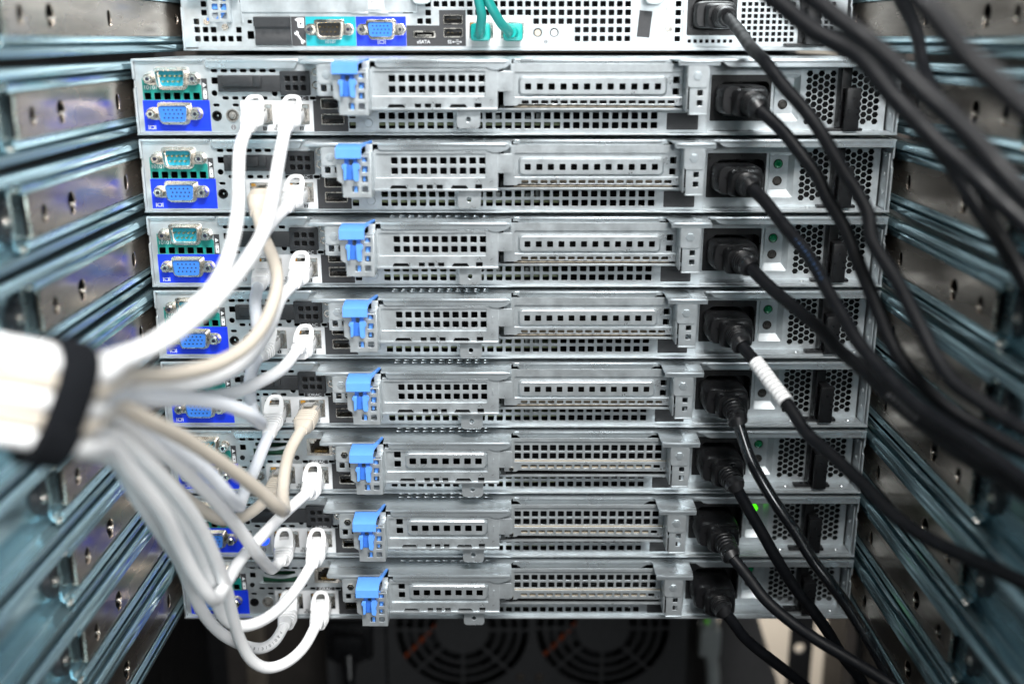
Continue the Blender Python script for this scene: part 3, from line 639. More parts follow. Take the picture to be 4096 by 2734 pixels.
# ------------------------------------------------------------------ the recessed server on top
def build_top():
    X = lambda u: u-U
    r = thing('rack_server', 'recessed silver server above the stack, teal network cables plugged into it', 'server', (0,101,45.0))
    H = 86.
    t = MB(); t.box(X(0),X(434),-1.4,560,.2,1.4,.4); t.side([(-1,1.2),(-1,27),(.8,28),(.8,32),(-1,33),(-1,H),(560,H),(560,1.2)], X(0), 1.2, .3); t.side([(-1,1.2),(-1,27),(.8,28),(.8,32),(-1,33),(-1,H),(560,H),(560,1.2)], X(432.8), 1.2, .3)
    t.box(X(0),X(434),-1,560,H,H+1,.3); t.box(X(10),X(428),-1.8,-.8,.3,2.3,.3)
    part('tray', t, 'zinc_panel', r)
    b = MB(); b.box(X(2),X(432),32,34,1.4,H); b.box(X(120),X(323),20,30,1.6,2.6); part('shade_lining', b, 'shade_black', r)  # dark sheets painting the shade inside this server
    h = 3.6; ho = []
    for u, z in ((14.9,29.1),(14.8,23.8),(9.5,18.3),(9.6,13.2),(14.9,13.2),(20.2,13.2),(36.6,13.1),(159.8,23.8),(159.8,18.5),(154.4,18.5),(159.8,29.2)): ho.append(sq(X(u),z,h))
    for k in range(6): ho.append(sq(X(9.6+k*5.36),7.6,h))
    for z in (29.2,34.6,40.,45.4,50.8):
        for k in range(24): ho.append(sq(X(165.2+k*5.38),z,h))
    for k in range(19): ho.append(sq(X(186.6+k*5.4),23.9,h)) if not 1 else None
    for k in range(20): ho.append(sq(X(186.7+k*5.39),23.9,h))
    for k in range(12): ho.append(sq(X(229.7+k*5.39),18.5,h))
    for k in range(7): ho += [sq(X(256.6+k*5.4),13.2,h), sq(X(256.6+k*5.4),7.7,h)]
    for k in range(9): ho.append(sq(X(321.5),7.6+k*5.4,h))
    ho += [sq(X(44),18.2,3.0,2.2,.3), rr(X(42),7.4,X(46.4),12.4,.4), rr(X(143.5),23.4,X(150),26.4,.3), circ(X(230.7),11.5,2.8), circ(X(241.4),11.5,2.8)]
    ho += [dshape(X(95.6),13.4,15.6,8.4,1,1.8), dshape(X(129.2),13.4,15.6,8.4,1,1.8), rr(X(186.2),7.6,X(202),18,.3), rr(X(206.6),7.6,X(222.4),18,.3), rr(X(169.6),16.6,X(182),22.6,.3), rr(X(169.6),8.5,X(182),14.2,.3), rr(X(150),8.4,X(164),12.4,.3)]
    p = MB(); p.plate(sh([(1.2,2.2),(324.6,2.2),(324.6,H),(152,H),(152,30),(38,30),(38,H),(1.2,H)]), ho, 0, .9, .12); part('rear_panel', p, 'zinc_panel', r)
    bz = MB(); bz.plate(sh([(39,24),(152.6,24),(152.6,H),(39,H)]), [], -1.2, 1, .3); bz.box(X(39),X(39.8),-1.6,0,17.6,H); bz.box(X(110.5),X(121),-1.4,-.2,23.2,24.2,.1); bz.box(X(126),X(134),-1.4,-.2,23.2,24.2,.1)
    bp = part('blank_cover', bz, 'zinc_panel', r)
    st = MB(); st.plate(sh([(121.5,26),(131.5,26),(131.5,52),(121.5,52)]), [], -1.35, .1); s_ = part('sticker', st, 'label_white', bp)
    tx = MB()
    for k, w in enumerate(('PER', 'H31')):
        tx.text(w, 0, 0, 3.4, 0, .06, Matrix.Translation((X(124.3+k*4.2),-1.45,31.2)) @ Matrix.Rotation(math.radians(-90),4,'Y'))
    part('lettering', tx, 'ink_grey', s_)
    br = MB(); br.plate(sh([(19.4,18),(32.6,18),(32.6,52),(18.8,52)]), [sq(X(u),z,3.8) for u in (23.6,29.1) for z in (21.8,27.2,32.6)], -6, .9, .2); br.box(X(32),X(33),-5.6,0,18,52,.1); br.box(X(19.2),X(20),-5.6,0,18,52,.1)
    br.box(X(6),X(38),-8,0,33,34,.3)
    bb = part('latch_bracket', br, 'zinc_riser', r)
    bl = MB(); bl.loft([[(X(u)+a,-3+c,z) for a,c in ((-1.6,-.6),(1.6,-.6),(1.6,.6),(-1.6,.6))] for u,z in ((24.5,19.5),(28,24),(30,29),(30,38))]); bl.box(X(21.5),X(26.5),-4,-2.6,25.8,30,.4); bl.box(X(17.0),X(19.2),-2,-.4,18.8,20.6,.2)
    part('release_latch', bl, 'latch_blue', bb)
    for u, z in ((27.9,14.8),(16.2,18.2),(315.9,25.5),(315.8,13.8)):
        sc = MB(); sc.cyl((X(u),0,z),(X(u),-.8,z),2.4,2.0,16); sc.cyl((X(u),-.75,z),(X(u),-.9,z),1.0,.9,8); part('screw', sc, 'bright_steel', r)
    lg = MB(); lg.plate(corner([(X(149.8),60),(X(149.8),28.8,5),(X(162.8),28.8,5),(X(162.8),60)],0), [], -9, 4, 1.2); part('release_lever', lg, 'plastic_clear', r)
    lg = MB(); lg.plate(corner([(X(298.5),60),(X(298.5),28.8,5),(X(311.5),28.8,5),(X(311.5),60)],0), [], -9, 4, 1.2); part('release_lever', lg, 'plastic_clear', r)
    bk = MB(); bk.loft([[(X(a),y,z) for y,z in ((-.3,21.4),(-2.6,20.8),(-3.0,15.2),(-1.6,13.6),(-1.6,10),(-2.6,8.6),(-2.6,3.8),(-.3,3.4))] for a in (47.5,70.6)]); bk.box(X(46.8),X(48.2),-2.4,-.2,15.4,21.2,.3)
    part('card_blank', bk, 'card_black', r)
    L = MB(); L.plate(sh([(70.8,3.1),(80.0,3.1),(80.0,21.3),(70.8,21.3)]), [], -.1, .1); l_ = part('service_label', L, 'label_dark', r)
    m_ = MB(); m_.plate(rr(X(75),14.5,X(79.2),20.6,.4), [circ(X(77),17,.8,8)], -.2, .08); m_.plate(sh([(73.2,19.4),(75,20.6),(75,18.2)]), [], -.2, .08)
    a0 = Vector((X(74),11.2)); a1 = Vector((X(78),5.6)); d_ = (a1-a0).normalized(); n_ = Vector((-d_.y,d_.x))*.55
    m_.plate([tuple(a0+n_),tuple(a0-n_),tuple(a1-n_),tuple(a1+n_)], [], -.2, .08)
    for c_ in (a0,a1): m_.plate(circ(c_.x,c_.y,1.4,12), [circ(c_.x+(.5 if c_ is a1 else -.5),c_.y+(-.7 if c_ is a1 else .7),.6,8)], -.22, .08)
    part('marking', m_, 'ink_white', l_)
    L = MB(); L.plate(sh([(80.2,3.0),(112.6,3.0),(112.6,21.4),(80.2,21.4)]), [dshape(X(95.6),13.4,15.4,8.2,1,1.8)], -.1, .1); l_ = part('serial_label', L, 'label_cyan', r)
    m_ = MB(); m_.text('10101', X(95.8), 5.6, 3.0, -.2); part('lettering', m_, 'ink_white', l_)
    L = MB(); L.plate(sh([(112.8,3.0),(145.2,3.0),(145.2,21.4),(112.8,21.4)]), [dshape(X(129.2),13.4,15.4,8.2,1,1.8)], -.1, .1); l_ = part('video_label', L, 'label_blue', r)
    m_ = MB(); m_.plate(rr(X(127.6),4.5,X(130.8),6.6,.3), [rr(X(128),4.9,X(130.4),6.2,.2)], -.2, .08); m_.box(X(126.6),X(127),-.26,-.2,4.2,6.9); m_.box(X(131.4),X(131.8),-.26,-.2,4.2,6.9); part('marking', m_, 'ink_white', l_)
    L = MB(); L.plate(sh([(145.4,3.0),(184.0,3.0),(184.0,25.4),(166.8,25.4),(166.8,15.9),(145.4,15.9)]), [rr(X(169.8),16.8,X(181.8),22.4,.3), rr(X(169.8),8.7,X(181.8),14,.3), rr(X(150.2),8.6,X(163.8),12.2,.3)], -.1, .1); l_ = part('usb_label', L, 'label_dark', r)
    m_ = MB(); m_.text('eSATA', X(156.4), 5.6, 3.0, -.2); m_.text('SS', X(173.4), 5.6, 3.0, -.2)
    m_.box(X(175.6),X(180.6),-.26,-.2,5.5,5.75); m_.plate(sh([(180.4,5.0),(181.4,5.6),(180.4,6.2)]), [], -.2, .08); m_.plate(circ(X(175.8),5.6,.5,8), [], -.2, .08); m_.box(X(177.6),X(179.2),-.26,-.2,6.6,6.9); m_.box(X(178),X(179.6),-.26,-.2,4.3,4.6)
    part('lettering', m_, 'ink_white', l_)
    L = MB(); L.plate(sh([(184.2,2.8),(226.8,2.8),(226.8,21.7),(184.2,21.7)]), [rr(X(186.4),7.8,X(201.8),17.8,.3), rr(X(206.8),7.8,X(222.2),17.8,.3)], -.1, .1); part('network_label', L, 'label_white', r)
    dsub(r, 'serial_port', None, X(95.6), 13.4, 0, 'card_black', 'pins'); dsub(r, 'video_port', None, X(129.2), 13.4, 0, 'insert_blue', 'sockets')
    usb(r, X(175.8), 19.6, 0, 12.6, 5.8); usb(r, X(175.8), 11.4, 0, 12.6, 5.8)
    e_ = MB(); e_.ring(rr(X(149.6),8.2,X(164.4),12.6,.8), rr(X(150.8),9,X(163.2),11.6,.4), -.8, 8); e_.box(X(152.5),X(161.5),0,7,9.4,10.2); part('disk_port', e_, 'bright_steel', r)
    rj45(r, X(194.1), 12.4, .2); rj45(r, X(214.6), 12.4, .2)
    for u, c in ((230.7,'beige_vinyl'),(241.4,'label_white')):
        bt = MB(); bt.cyl((X(u),.4,11.4),(X(u),2,11.4),2.1,2.1,16); part('round_button', bt, c, r)
    m_ = MB(); m_.plate(circ(X(236),5.7,1.2), [rr(X(236)-.22,4.8,X(236)+.22,5.9,.1,1), circ(X(236),6.4,.28,8)], -.1, .1); part('info_mark', m_, 'ink_grey', r)
    L = MB(); L.plate(sh([(296.5,25.3),(304.8,24.6),(303.3,8.2),(295.0,8.9)]), [], -.1, .1); part('tag_sticker', L, 'label_dark', r)
    # power supply
    gh = [sq(X(364+k*4.02),z,2.6,None,.2) for k in range(9) for z in (29.1,25.4,21.7,18.,14.3,10.6,6.9,33,36.7,40.4,44,48)]
    gh += [sq(X(410+k*4.02),z,2.6,None,.2) for k in range(4) for z in (29.1,25.4,21.7,18.,14.3,10.6,6.9,33,36.7,40.4,44,48)]
    gh += [sq(X(329.6+k*3.86),6.1,2.2,None,.2) for k in range(8)]
    q = MB(); q.plate(sh([(325,2.4),(431,2.4),(431,H),(325,H)]), gh+[rr(X(327.6),9.8,X(359.6),36,.8)], 1.2, .9, .1); ps = part('power_supply', q, 'zinc_panel', r)
    il = MB(); il.ring(rr(X(327.8),10,X(359.4),35.8,.7), rr(X(331.5),13,X(357.4),32,3), .6, 14); il.plate(rr(X(328),10.2,X(359),35.6,.5), [], 14, .5); part('power_inlet', il, 'black_plastic', ps)
    ha = MB(); ha.box(X(402.4),X(411),-12,-7.5,4.4,27.8,.9); ha.box(X(403),X(410.4),-8,1,4.4,7,.4); ha.box(X(403),X(410.4),-8,1,24.6,27.4,.4); ha.box(X(400),X(409),-1,1,4,52,.3); ha.box(X(391),X(417),-3,1,3,4.8,.5); part('handle', ha, 'black_plastic', ps)
    return r
build_top()

# ------------------------------------------------------------------ slide rails beside the servers
def rail(side):
    r = thing('slide_rail', '', 'rail')
    s = side                                            # -1 left of the servers, +1 right
    def prof(pts, y0, y1, th):
        """rolled sheet profile (distance outwards, height) swept along y"""
        m = MB(); n = len(pts); P = [Vector(p) for p in pts]
        nor = []
        for i in range(n):
            a = P[max(0,i-1)]; b = P[min(n-1,i+1)]; t = (b-a).normalized(); nor.append(Vector((-t.y,t.x))*th/2)
        lp = [P[i]+nor[i] for i in range(n)]+[P[i]-nor[i] for i in reversed(range(n))]
        m.loft([[(s*p.x,y,p.y) for p in lp] for y in (y0,y1)])
        return m
    def arc(cx, cz, rad, a0, a1, n=6): return [(cx+rad*math.cos(math.radians(a0+(a1-a0)*k/n)), cz+rad*math.sin(math.radians(a0+(a1-a0)*k/n))) for k in range(n+1)]
    oc = [(219.6,36.4)]+arc(222,38.2,2.2,180,90,4)+[(228,40.4)]+arc(229,38.4,2.0,90,0,4)+[(231,37),(231,4)]+arc(229,2.6,2.0,0,-90,4)+[(223,.6)]+arc(221.8,2.6,2.0,-90,-180,4)+[(219.6,4.6)]
    part('outer_channel', prof(oc, -420, 560, .9), 'rail_steel', r)
    mc = [(221.2,30.6),(221.6,32.4),(220.6,34.0),(221.8,35.4),(225.6,35.6),(227.4,34.2),(227.6,32),(227.6,9),(227.4,6.8),(225.6,5.2),(221.8,5.4),(220.6,6.8),(221.6,8.2),(221.2,9.6)]
    part('middle_channel', prof(mc, -143, 560, .8), 'rail_steel', r)
    pl = MB(); ho = [sq(-119.5,18.8,6.0,9.0,2.8), sq(-12,19.0,5.4,8.6,2.6), sq(300,19,4)]
    key = [(-88+4.6*math.cos(a), 20.0+4.4*math.sin(a)) for a in [math.radians(t) for t in range(-50,231,20)]] + [(-90.4,13.6),(-85.6,13.6)]
    ho += [key, sq(-60,19.2,.5)][:1] + [circ(107,20.5,3.2,14)]
    pl.plate(rr(-133.5,9.6,340,29.8,1.6), ho, 0, 1.2, .3)
    q = MB(); q.v = [(s*(222.2+p[1]), p[0], p[2]) for p in pl.v]; q.f = pl.f
    for zz in (29.6, 9.8): q.box(*sorted((s*222.4,s*226.2)), -133, 340, zz-.5, zz+.5, .2)
    q.box(*sorted((s*222.2,s*224.2)), -134.2, -133.2, 10.4, 29.0, .3)
    ip = part('inner_member', q, 'nickel_plate', r)
    hb = MB(); hb.box(*sorted((s*226.2,s*226.6)), -132, 338, 10.6, 28.8); part('shade_sheet', hb, 'shade_black', ip)  # black strip added so the plate's holes look shaded
    for yy, zz in ((-116.6,16.6),(-84.6,17.4)):
        nub = MB(); nub.cyl((s*224.4,yy,zz),(s*222.0,yy,zz),1.5,1.0,10); part('stud', nub, 'bright_steel', ip)
    bs = MB(); bs.cyl((s*230.4,-146,19.6),(s*227.4,-146,19.6),8.8,6.5,24); bs.box(*sorted((s*230.4,s*228)), -147, -136, 10, 29, .8)
    b = part('recess_disc', bs, 'recess_shade', r)  # dark disc painted for the shade of a recess
    rv = MB(); rv.cyl((s*227.6,-147,19.6),(s*225.8,-147,19.6),3.0,1.8,16); part('recess_ball', rv, 'bright_steel', b)  # bright ball sitting in the dark recess
    for zz in (33.4, 6.2):
        bc = MB()
        for k in range(3): bc.cyl((s*222.8,-139-k*3.2,zz),(s*220.9,-139-k*3.2,zz),1.1,.6,8)
        bc.box(*sorted((s*223,s*222.6)), -147, -136.6, zz-1.3, zz+1.3); part('ball_cage', bc, 'bright_steel', r)
    return r
ORD = ('top', 'second', 'third', 'fourth', 'fifth', 'sixth', 'seventh', 'bottom')
for side, word in ((-1,'left'),(1,'right')):
    pr = rail(side)
    for k in range(-1, 8):
        o = pr if k == -1 else copy_tree(pr)
        o.location = Vector((0,0,-k*PITCH))*S
        o['group'] = 'slide rails on the %s cabinet side' % word
        if k < 0: o['label'] = 'steel slide rail on the %s, level with the recessed server above the stack' % word
        else: o['label'] = 'steel slide rail on the %s, beside the %s server of the stack' % (word, ORD[k] if k in (0,7) else ORD[k])

# ------------------------------------------------------------------ network cables
def boot(parent, c, kind, m, end, jack):
    """moulded plug body; local origin at the jack mouth, cable leaves towards -y"""
    J = Vector(jack); E = Vector(end); d = E-J
    yaw = math.atan2(d.x, -d.y)
    Mx = Matrix.Translation(J) @ Matrix.Rotation(yaw, 4, 'Z')
    L = math.hypot(d.x, d.y); dz = d.z
    def P(x, t, z): return Mx @ Vector((x, -t*L, z))
    def sec(t, zc, hw, hh, n=16, ex=4.0):
        out = []
        for i in range(n):
            a = 2*math.pi*i/n; c_, s_ = math.cos(a), math.sin(a)
            out.append(P(hw*math.copysign(abs(c_)**(2/ex),c_), t, zc+hh*math.copysign(abs(s_)**(2/ex),s_)))
        return out
    b = MB(); rg = []
    if kind == 'loop':
        rg = [sec(.16,.3,5.7,4.2), sec(.2,.2,6.1,4.6), sec(.45,-.6,6.1,4.6), sec(.50,-1.0,6.1,4.5)]
        for k in range(4):
            t = .54+k*.085; f = 1-.06*k
            rg += [sec(t,-1.2-dz*0+dz*.5*(t-.5),6.1*f,4.3*f), sec(t+.05,-1.3+dz*.6*(t-.5),6.0*f,4.2*f), sec(t+.055,-1.4+dz*.6*(t-.5),5.5*f,3.8*f), sec(t+.08,-1.5+dz*.6*(t-.5),5.5*f,3.8*f)]
        rg += [sec(.9,dz*.85,4.6,3.9,ex=3), sec(1.0,dz,4.2,3.6,ex=2.6), sec(1.06,dz*1.04,3.6,3.2,ex=2.2)]
    else:
        rg = [sec(.14,0,5.6,3.9), sec(.18,0,6.2,4.4), sec(.34,-.2,6.2,4.4)]
        for k in range(5):
            t = .38+k*.09
            rg += [sec(t,-.3+dz*.5*max(0,t-.4),6.2,4.5), sec(t+.045,-.4+dz*.5*max(0,t-.4),6.2,4.5), sec(t+.05,-.4+dz*.5*max(0,t-.4),5.7,4.1), sec(t+.08,-.4+dz*.5*max(0,t-.4),5.7,4.1)]
        rg += [sec(.92,dz*.8,5.2,4.3), sec(1.0,dz,4.2,3.6,ex=2.6), sec(1.06,dz*1.04,3.6,3.2,ex=2.2)]
    b.loft(rg)
    bo = part('plug_boot', b, m, parent)
    cp = MB(); v = [P(x,t,z) for x in (-5.8,5.8) for t in (-.10,.40) for z in (-4.0,3.9)]
    cp.add(v, [(0,1,3,2),(4,6,7,5),(0,4,5,1),(2,3,7,6),(0,2,6,4),(1,5,7,3)])
    part('clear_plug', cp, 'clear_plug', bo)
    if kind == 'loop':
        # pull loop rising over the latch
        R = Matrix.Translation(P(0,.52,3.2)) @ Matrix.Rotation(yaw,4,'Z') @ Matrix.Rotation(math.radians(-52),4,'X')
        out = corner([(-5.9,0),(-5.9,7.0,2.6),(-3.9,13.6,3.4),(3.9,13.6,3.4),(5.9,7.0,2.6),(5.9,0)],0)[::-1]
        hole = corner([(-2.9,5.0,.7),(-2.9,9.0,1.1),(-1.7,11.2,1.2),(1.7,11.2,1.2),(2.9,9.0,1.1),(2.9,5.0,.7)],0)
        lp = MB(); lp.plate(out, [hole], 0, 1.5, .35, R); part('pull_loop', lp, m, bo)
    else:
        la = MB(); v = [P(x,t,z) for x in (-2.6,2.6) for t, z in ((-.05,3.6),(-.05,4.6),(.42,7.2),(.42,6.2))]
        la.loft([v[:4], v[4:]]); part('latch', la, 'clear_plug', bo)
    return bo
def printing(parent, txt, path, start, size, r, m, toward, gap=.62, name='printing'):
    fr = frames(path); d = 0; k = 0; mb = MB(); need = start
    for i in range(1, len(path)):
        d += (path[i]-path[i-1]).length
        while d >= need and k < len(txt):
            p, t = path[i], fr[i][1]
            o = (toward-p); o = (o-t*o.dot(t)).normalized()
            up = o.cross(t)
            if txt[k] != ' ':
                M3 = Matrix((t, -o, up)).transposed().to_4x4(); M3.translation = p+o*(r+.02)
                mb.text(txt[k], 0, 0, size, 0, .06, M3)
            need += size*gap; k += 1
    return part(name, mb, m, parent)

CAMPOS = Vector((-3,-608,54))
CABLES={
 '1L':[(-146.3,-31.0,6.5),(-148,-41,-1),(-145,-62,-15),(-140,-87,-29),(-137,-117,-43),(-137,-145,-53),(-141,-176,-59),(-145,-211,-62),(-148,-239,-59),(-146,-269,-52),(-156,-281,-45),(-173,-296,-36),(-187,-323,-22),(-195,-385,-10)],
 '1R':[(-125.7,-31.0,6.5),(-126,-46,-5),(-125,-70,-20),(-124,-96,-34),(-126,-122,-45),(-130,-150,-53),(-135,-181,-59),(-140,-215,-61),(-144,-246,-59),(-142,-274,-55),(-152,-286,-47),(-168,-301,-38),(-183,-328,-25),(-191,-390,-12)],
 '2L':[(-144.2,-31.0,-39.8),(-139,-44,-49),(-130,-63,-58),(-124,-81,-67),(-123,-106,-77),(-126,-135,-84),(-133,-165,-85),(-142,-199,-79),(-147,-235,-68),(-144,-276,-60),(-154,-288,-52),(-170,-302,-44),(-185,-330,-30),(-193,-392,-18)],
 '2R':[(-127.8,-31.0,-36.6),(-132,-40,-41),(-137,-58,-49),(-141,-85,-58),(-145,-119,-66),(-150,-154,-71),(-154,-186,-70),(-157,-214,-67),(-152,-266,-56),(-163,-278,-48),(-179,-293,-39),(-193,-320,-25),(-201,-382,-13)],
 '3L':[(-146.5,-31.0,-81.2),(-146,-42,-87),(-141,-61,-96),(-137,-78,-102),(-140,-99,-106),(-146,-124,-105),(-153,-154,-99),(-160,-195,-86),(-154,-267,-61),(-165,-280,-53),(-181,-294,-44),(-196,-322,-31),(-203,-383,-19)],
 '3R':[(-126.0,-31.0,-79.9),(-131,-45,-85),(-132,-64,-93),(-134,-88,-99),(-138,-115,-102),(-145,-142,-100),(-151,-174,-93),(-155,-212,-81),(-148,-271,-58),(-159,-283,-51),(-175,-298,-42),(-189,-325,-28),(-197,-387,-16)],
 '4L':[(-149.4,-31.0,-123.2),(-151,-43,-129),(-147,-64,-136),(-141,-82,-141),(-132,-103,-137),(-131,-127,-123),(-138,-146,-111),(-147,-175,-98),(-154,-212,-84),(-150,-272,-63),(-160,-285,-56),(-177,-299,-47),(-191,-326,-33),(-199,-388,-21)],
 '4R':[(-126.5,-31.0,-119.0),(-131,-49,-124),(-138,-73,-124),(-146,-105,-120),(-153,-144,-109),(-157,-189,-94),(-157,-221,-82),(-146,-277,-66),(-156,-290,-58),(-173,-304,-49),(-187,-331,-35),(-195,-393,-23)],
 '5L':[(-146.2,-31.0,-170.7),(-148,-45,-177),(-149,-60,-182),(-150,-75,-185),(-150,-88,-188),(-147,-102,-184),(-144,-127,-167),(-148,-144,-147),(-154,-172,-121),(-159,-202,-98),(-156,-269,-66),(-167,-281,-59),(-183,-296,-50),(-198,-323,-36),(-206,-385,-24)],
 '5R':[(-126.8,-31.0,-168.0),(-131,-45,-175),(-131,-62,-181),(-129,-79,-187),(-123,-103,-186),(-122,-120,-176),(-128,-135,-159),(-136,-156,-138),(-144,-184,-114),(-149,-213,-94),(-152,-235,-80),(-148,-279,-72),(-159,-291,-64),(-175,-306,-55),(-190,-333,-42),(-198,-395,-30)],
 '6L':[(-147.4,-31.0,-209.8),(-153,-44,-212),(-158,-59,-211),(-164,-73,-206),(-170,-93,-190),(-174,-131,-155),(-172,-169,-122),(-170,-201,-99),(-158,-270,-71),(-169,-283,-64),(-185,-297,-55),(-199,-324,-41),(-207,-386,-29)],
 '6R':[(-125.7,-31.0,-208.4),(-137,-49,-214),(-144,-69,-217),(-151,-90,-220),(-154,-110,-223),(-153,-134,-220),(-151,-149,-211),(-153,-161,-194),(-154,-177,-169),(-153,-197,-142),(-154,-221,-115),(-153,-242,-95),(-150,-281,-78),(-161,-293,-70),(-177,-308,-61),(-192,-335,-48),(-200,-397,-35)],
 '7L':[(-144.6,-31.0,-253.3),(-147,-36,-255),(-145,-57,-244),(-143,-87,-220),(-148,-104,-195),(-153,-130,-165),(-158,-163,-133),(-160,-196,-108),(-159,-220,-90),(-152,-274,-68),(-162,-286,-61),(-179,-301,-52),(-193,-328,-38),(-201,-390,-26)],
 '7R':[(-125.3,-31.0,-255.4),(-132,-48,-263),(-140,-66,-267),(-148,-81,-266),(-155,-91,-262),(-160,-100,-252),(-161,-115,-225),(-160,-136,-191),(-161,-161,-158),(-162,-190,-126),(-162,-216,-102),(-160,-272,-76),(-170,-284,-68),(-187,-299,-59),(-201,-326,-46),(-209,-388,-34)],
 '8L':[(-144.9,-31.0,-297.6),(-148,-41,-302),(-154,-52,-301),(-161,-62,-293),(-169,-76,-277),(-173,-90,-258),(-174,-106,-234),(-172,-126,-205),(-171,-154,-172),(-169,-181,-143),(-164,-212,-113),(-156,-277,-79),(-167,-289,-71),(-183,-304,-63),(-197,-331,-49),(-205,-393,-37)],
 '8R':[(-125.1,-31.0,-297.6),(-130,-45,-304),(-138,-59,-306),(-147,-71,-302),(-153,-79,-292),(-156,-88,-274),(-156,-99,-253),(-154,-114,-225),(-153,-131,-199),(-153,-149,-173),(-154,-169,-149),(-156,-195,-122),(-157,-220,-100),(-154,-275,-74),(-165,-288,-66),(-181,-302,-57),(-195,-330,-44),(-203,-391,-31)],
}
NET = {}
NETLABEL = {
 '1L':'white network cable from the left port of the top stacked server',
 '1R':'white network cable from the right port of the top stacked server',
 '2L':'cream network cable looping from the left port of the second server',
 '2R':'white network cable from the right port of the second server in the stack',
 '3L':'cool white network cable from the left port of the third server',
 '3R':'white network cable from the right port of the third server in the stack',
 '4L':'cool white network cable hanging from the left port of the fourth server',
 '4R':'white network cable sweeping from the right port of the fourth server',
 '5L':'cool white network cable hanging from the left port of the fifth server',
 '5R':'beige network cable turning back from the right port of the fifth server',
 '6L':'beige network cable from the left port of the sixth server, mostly hidden',
 '6R':'white network cable crossing down-left from the right port of the sixth server',
 '7L':'white network cable bending sharply at the left port of the server with lit lamps',
 '7R':'white network cable sweeping from the right port of the server with lit lamps',
 '8L':'white printed network cable from the left port of the bottom server',
 '8R':'white network cable in the lowest loop, from the right port of the bottom server',
}
for key, pts in CABLES.items():
    i = int(key[0])-1
    beige = key in ('2L','5R','6L')
    vin = 'beige_vinyl' if beige else ('cool_vinyl' if key in ('3L','4L','5L') else 'white_vinyl')
    t = thing('network_cable', NETLABEL[key], 'cable', (0,0,0), 'network cables gathered by the black strap')
    jack = (69.5-U if key[1]=='L' else 90.6-U, 1.6, 11.3-i*PITCH)
    t.location = Vector(jack)*S
    loc = Vector(jack)
    end = Vector(pts[0])
    path = spline([tuple(Vector(p)-loc) for p in pts], 3.0)
    c = MB(); c.tube(path, 3.4, 16); cable = part('cable', c, vin, t)
    boot(t, None, 'plain' if beige else 'loop', 'beige_vinyl' if beige else 'white_boot', tuple(end-loc), (0,0,0))
    if key == '8L': printing(cable, 'PATCH ISO/IEC 11801', path, 7, 2.5, 3.42, 'ink_grey', CAMPOS-loc)

# strap
C = Vector((-156.2, -279.1, -61.9)); Mv = Vector((0.345, 0.262, 0.901)); Tv = Vector((0.584, 0.692, -0.425)); Nv = Vector((0.735, -0.673, -0.086))
def oval(k, a, b, w, out=0.):
    ca, sa = math.cos(k), math.sin(k)
    ca = math.copysign(abs(ca)**.74, ca); sa = math.copysign(abs(sa)**.74, sa)
    return C+Tv*w+Mv*((a+out)*ca)+Nv*((b+out)*sa)
st = MB(); n = 56; W = 6.8
ring_ = []
for i in range(n):
    k = 2*math.pi*i/n
    ring_.append([oval(k,19.4,11.6,w,o) for w,o in ((-W,0),(-W,1.6),(-W*.9,2.1),(W*.9,2.1),(W,1.6),(W,0))])
ring_.append(ring_[0]); st.loft(ring_, False, False)
tail = [[oval(math.radians(100+k*6),19.4,11.6,w*.98,o) for w,o in ((-W,2.3),(-W,3.6),(W,3.6),(W,2.3))] for k in range(14)]
st.loft(tail)
single('cable_strap', st, 'strap_fabric', 'black fabric strap wrapped round the bundle of white network cables', 'strap')

# teal cables of the recessed server
for key, lab, u, pts in (('a','teal network cable in the left network port of the recessed server',194.1,[(-24,78,55),(-22.5,66,57),(-22,56,61),(-21,50,66),(-22,46,71),(-23,44,76),(-24,42,83),(-26,40,110)]),
                      ('b','teal network cable in the right network port of the recessed server',214.6,[(-4,78,55.5),(-6,66,58),(-10,56,62),(-13,50,67),(-16,46,72),(-18,44,77),(-21,42,83),(-27,40,110)])):
    J = Vector((u-U,101,57.4)); t = thing('network_cable', lab, 'cable', J, 'teal network cables')
    path = spline([tuple(Vector(p)-J) for p in pts], 2.0)
    c = MB(); c.tube(path, 2.9, 16); part('cable', c, 'teal_vinyl', t)
    b = MB(); b.box(-6.4,6.4,-24,-3,-6.2,4.8,2.6); b.cyl((0,-22,-1),(path[1].x*.6,path[1].y*.6-14,path[1].z*.6),4.0,3.2,14); bo = part('plug_boot', b, 'teal_boot', t)
    q = MB(); q.box(-5.8,5.8,-4,3,-4,3.9,.3); q.box(-2.6,2.6,-6,1,4,5.6,.3); part('clear_plug', q, 'clear_plug', bo)

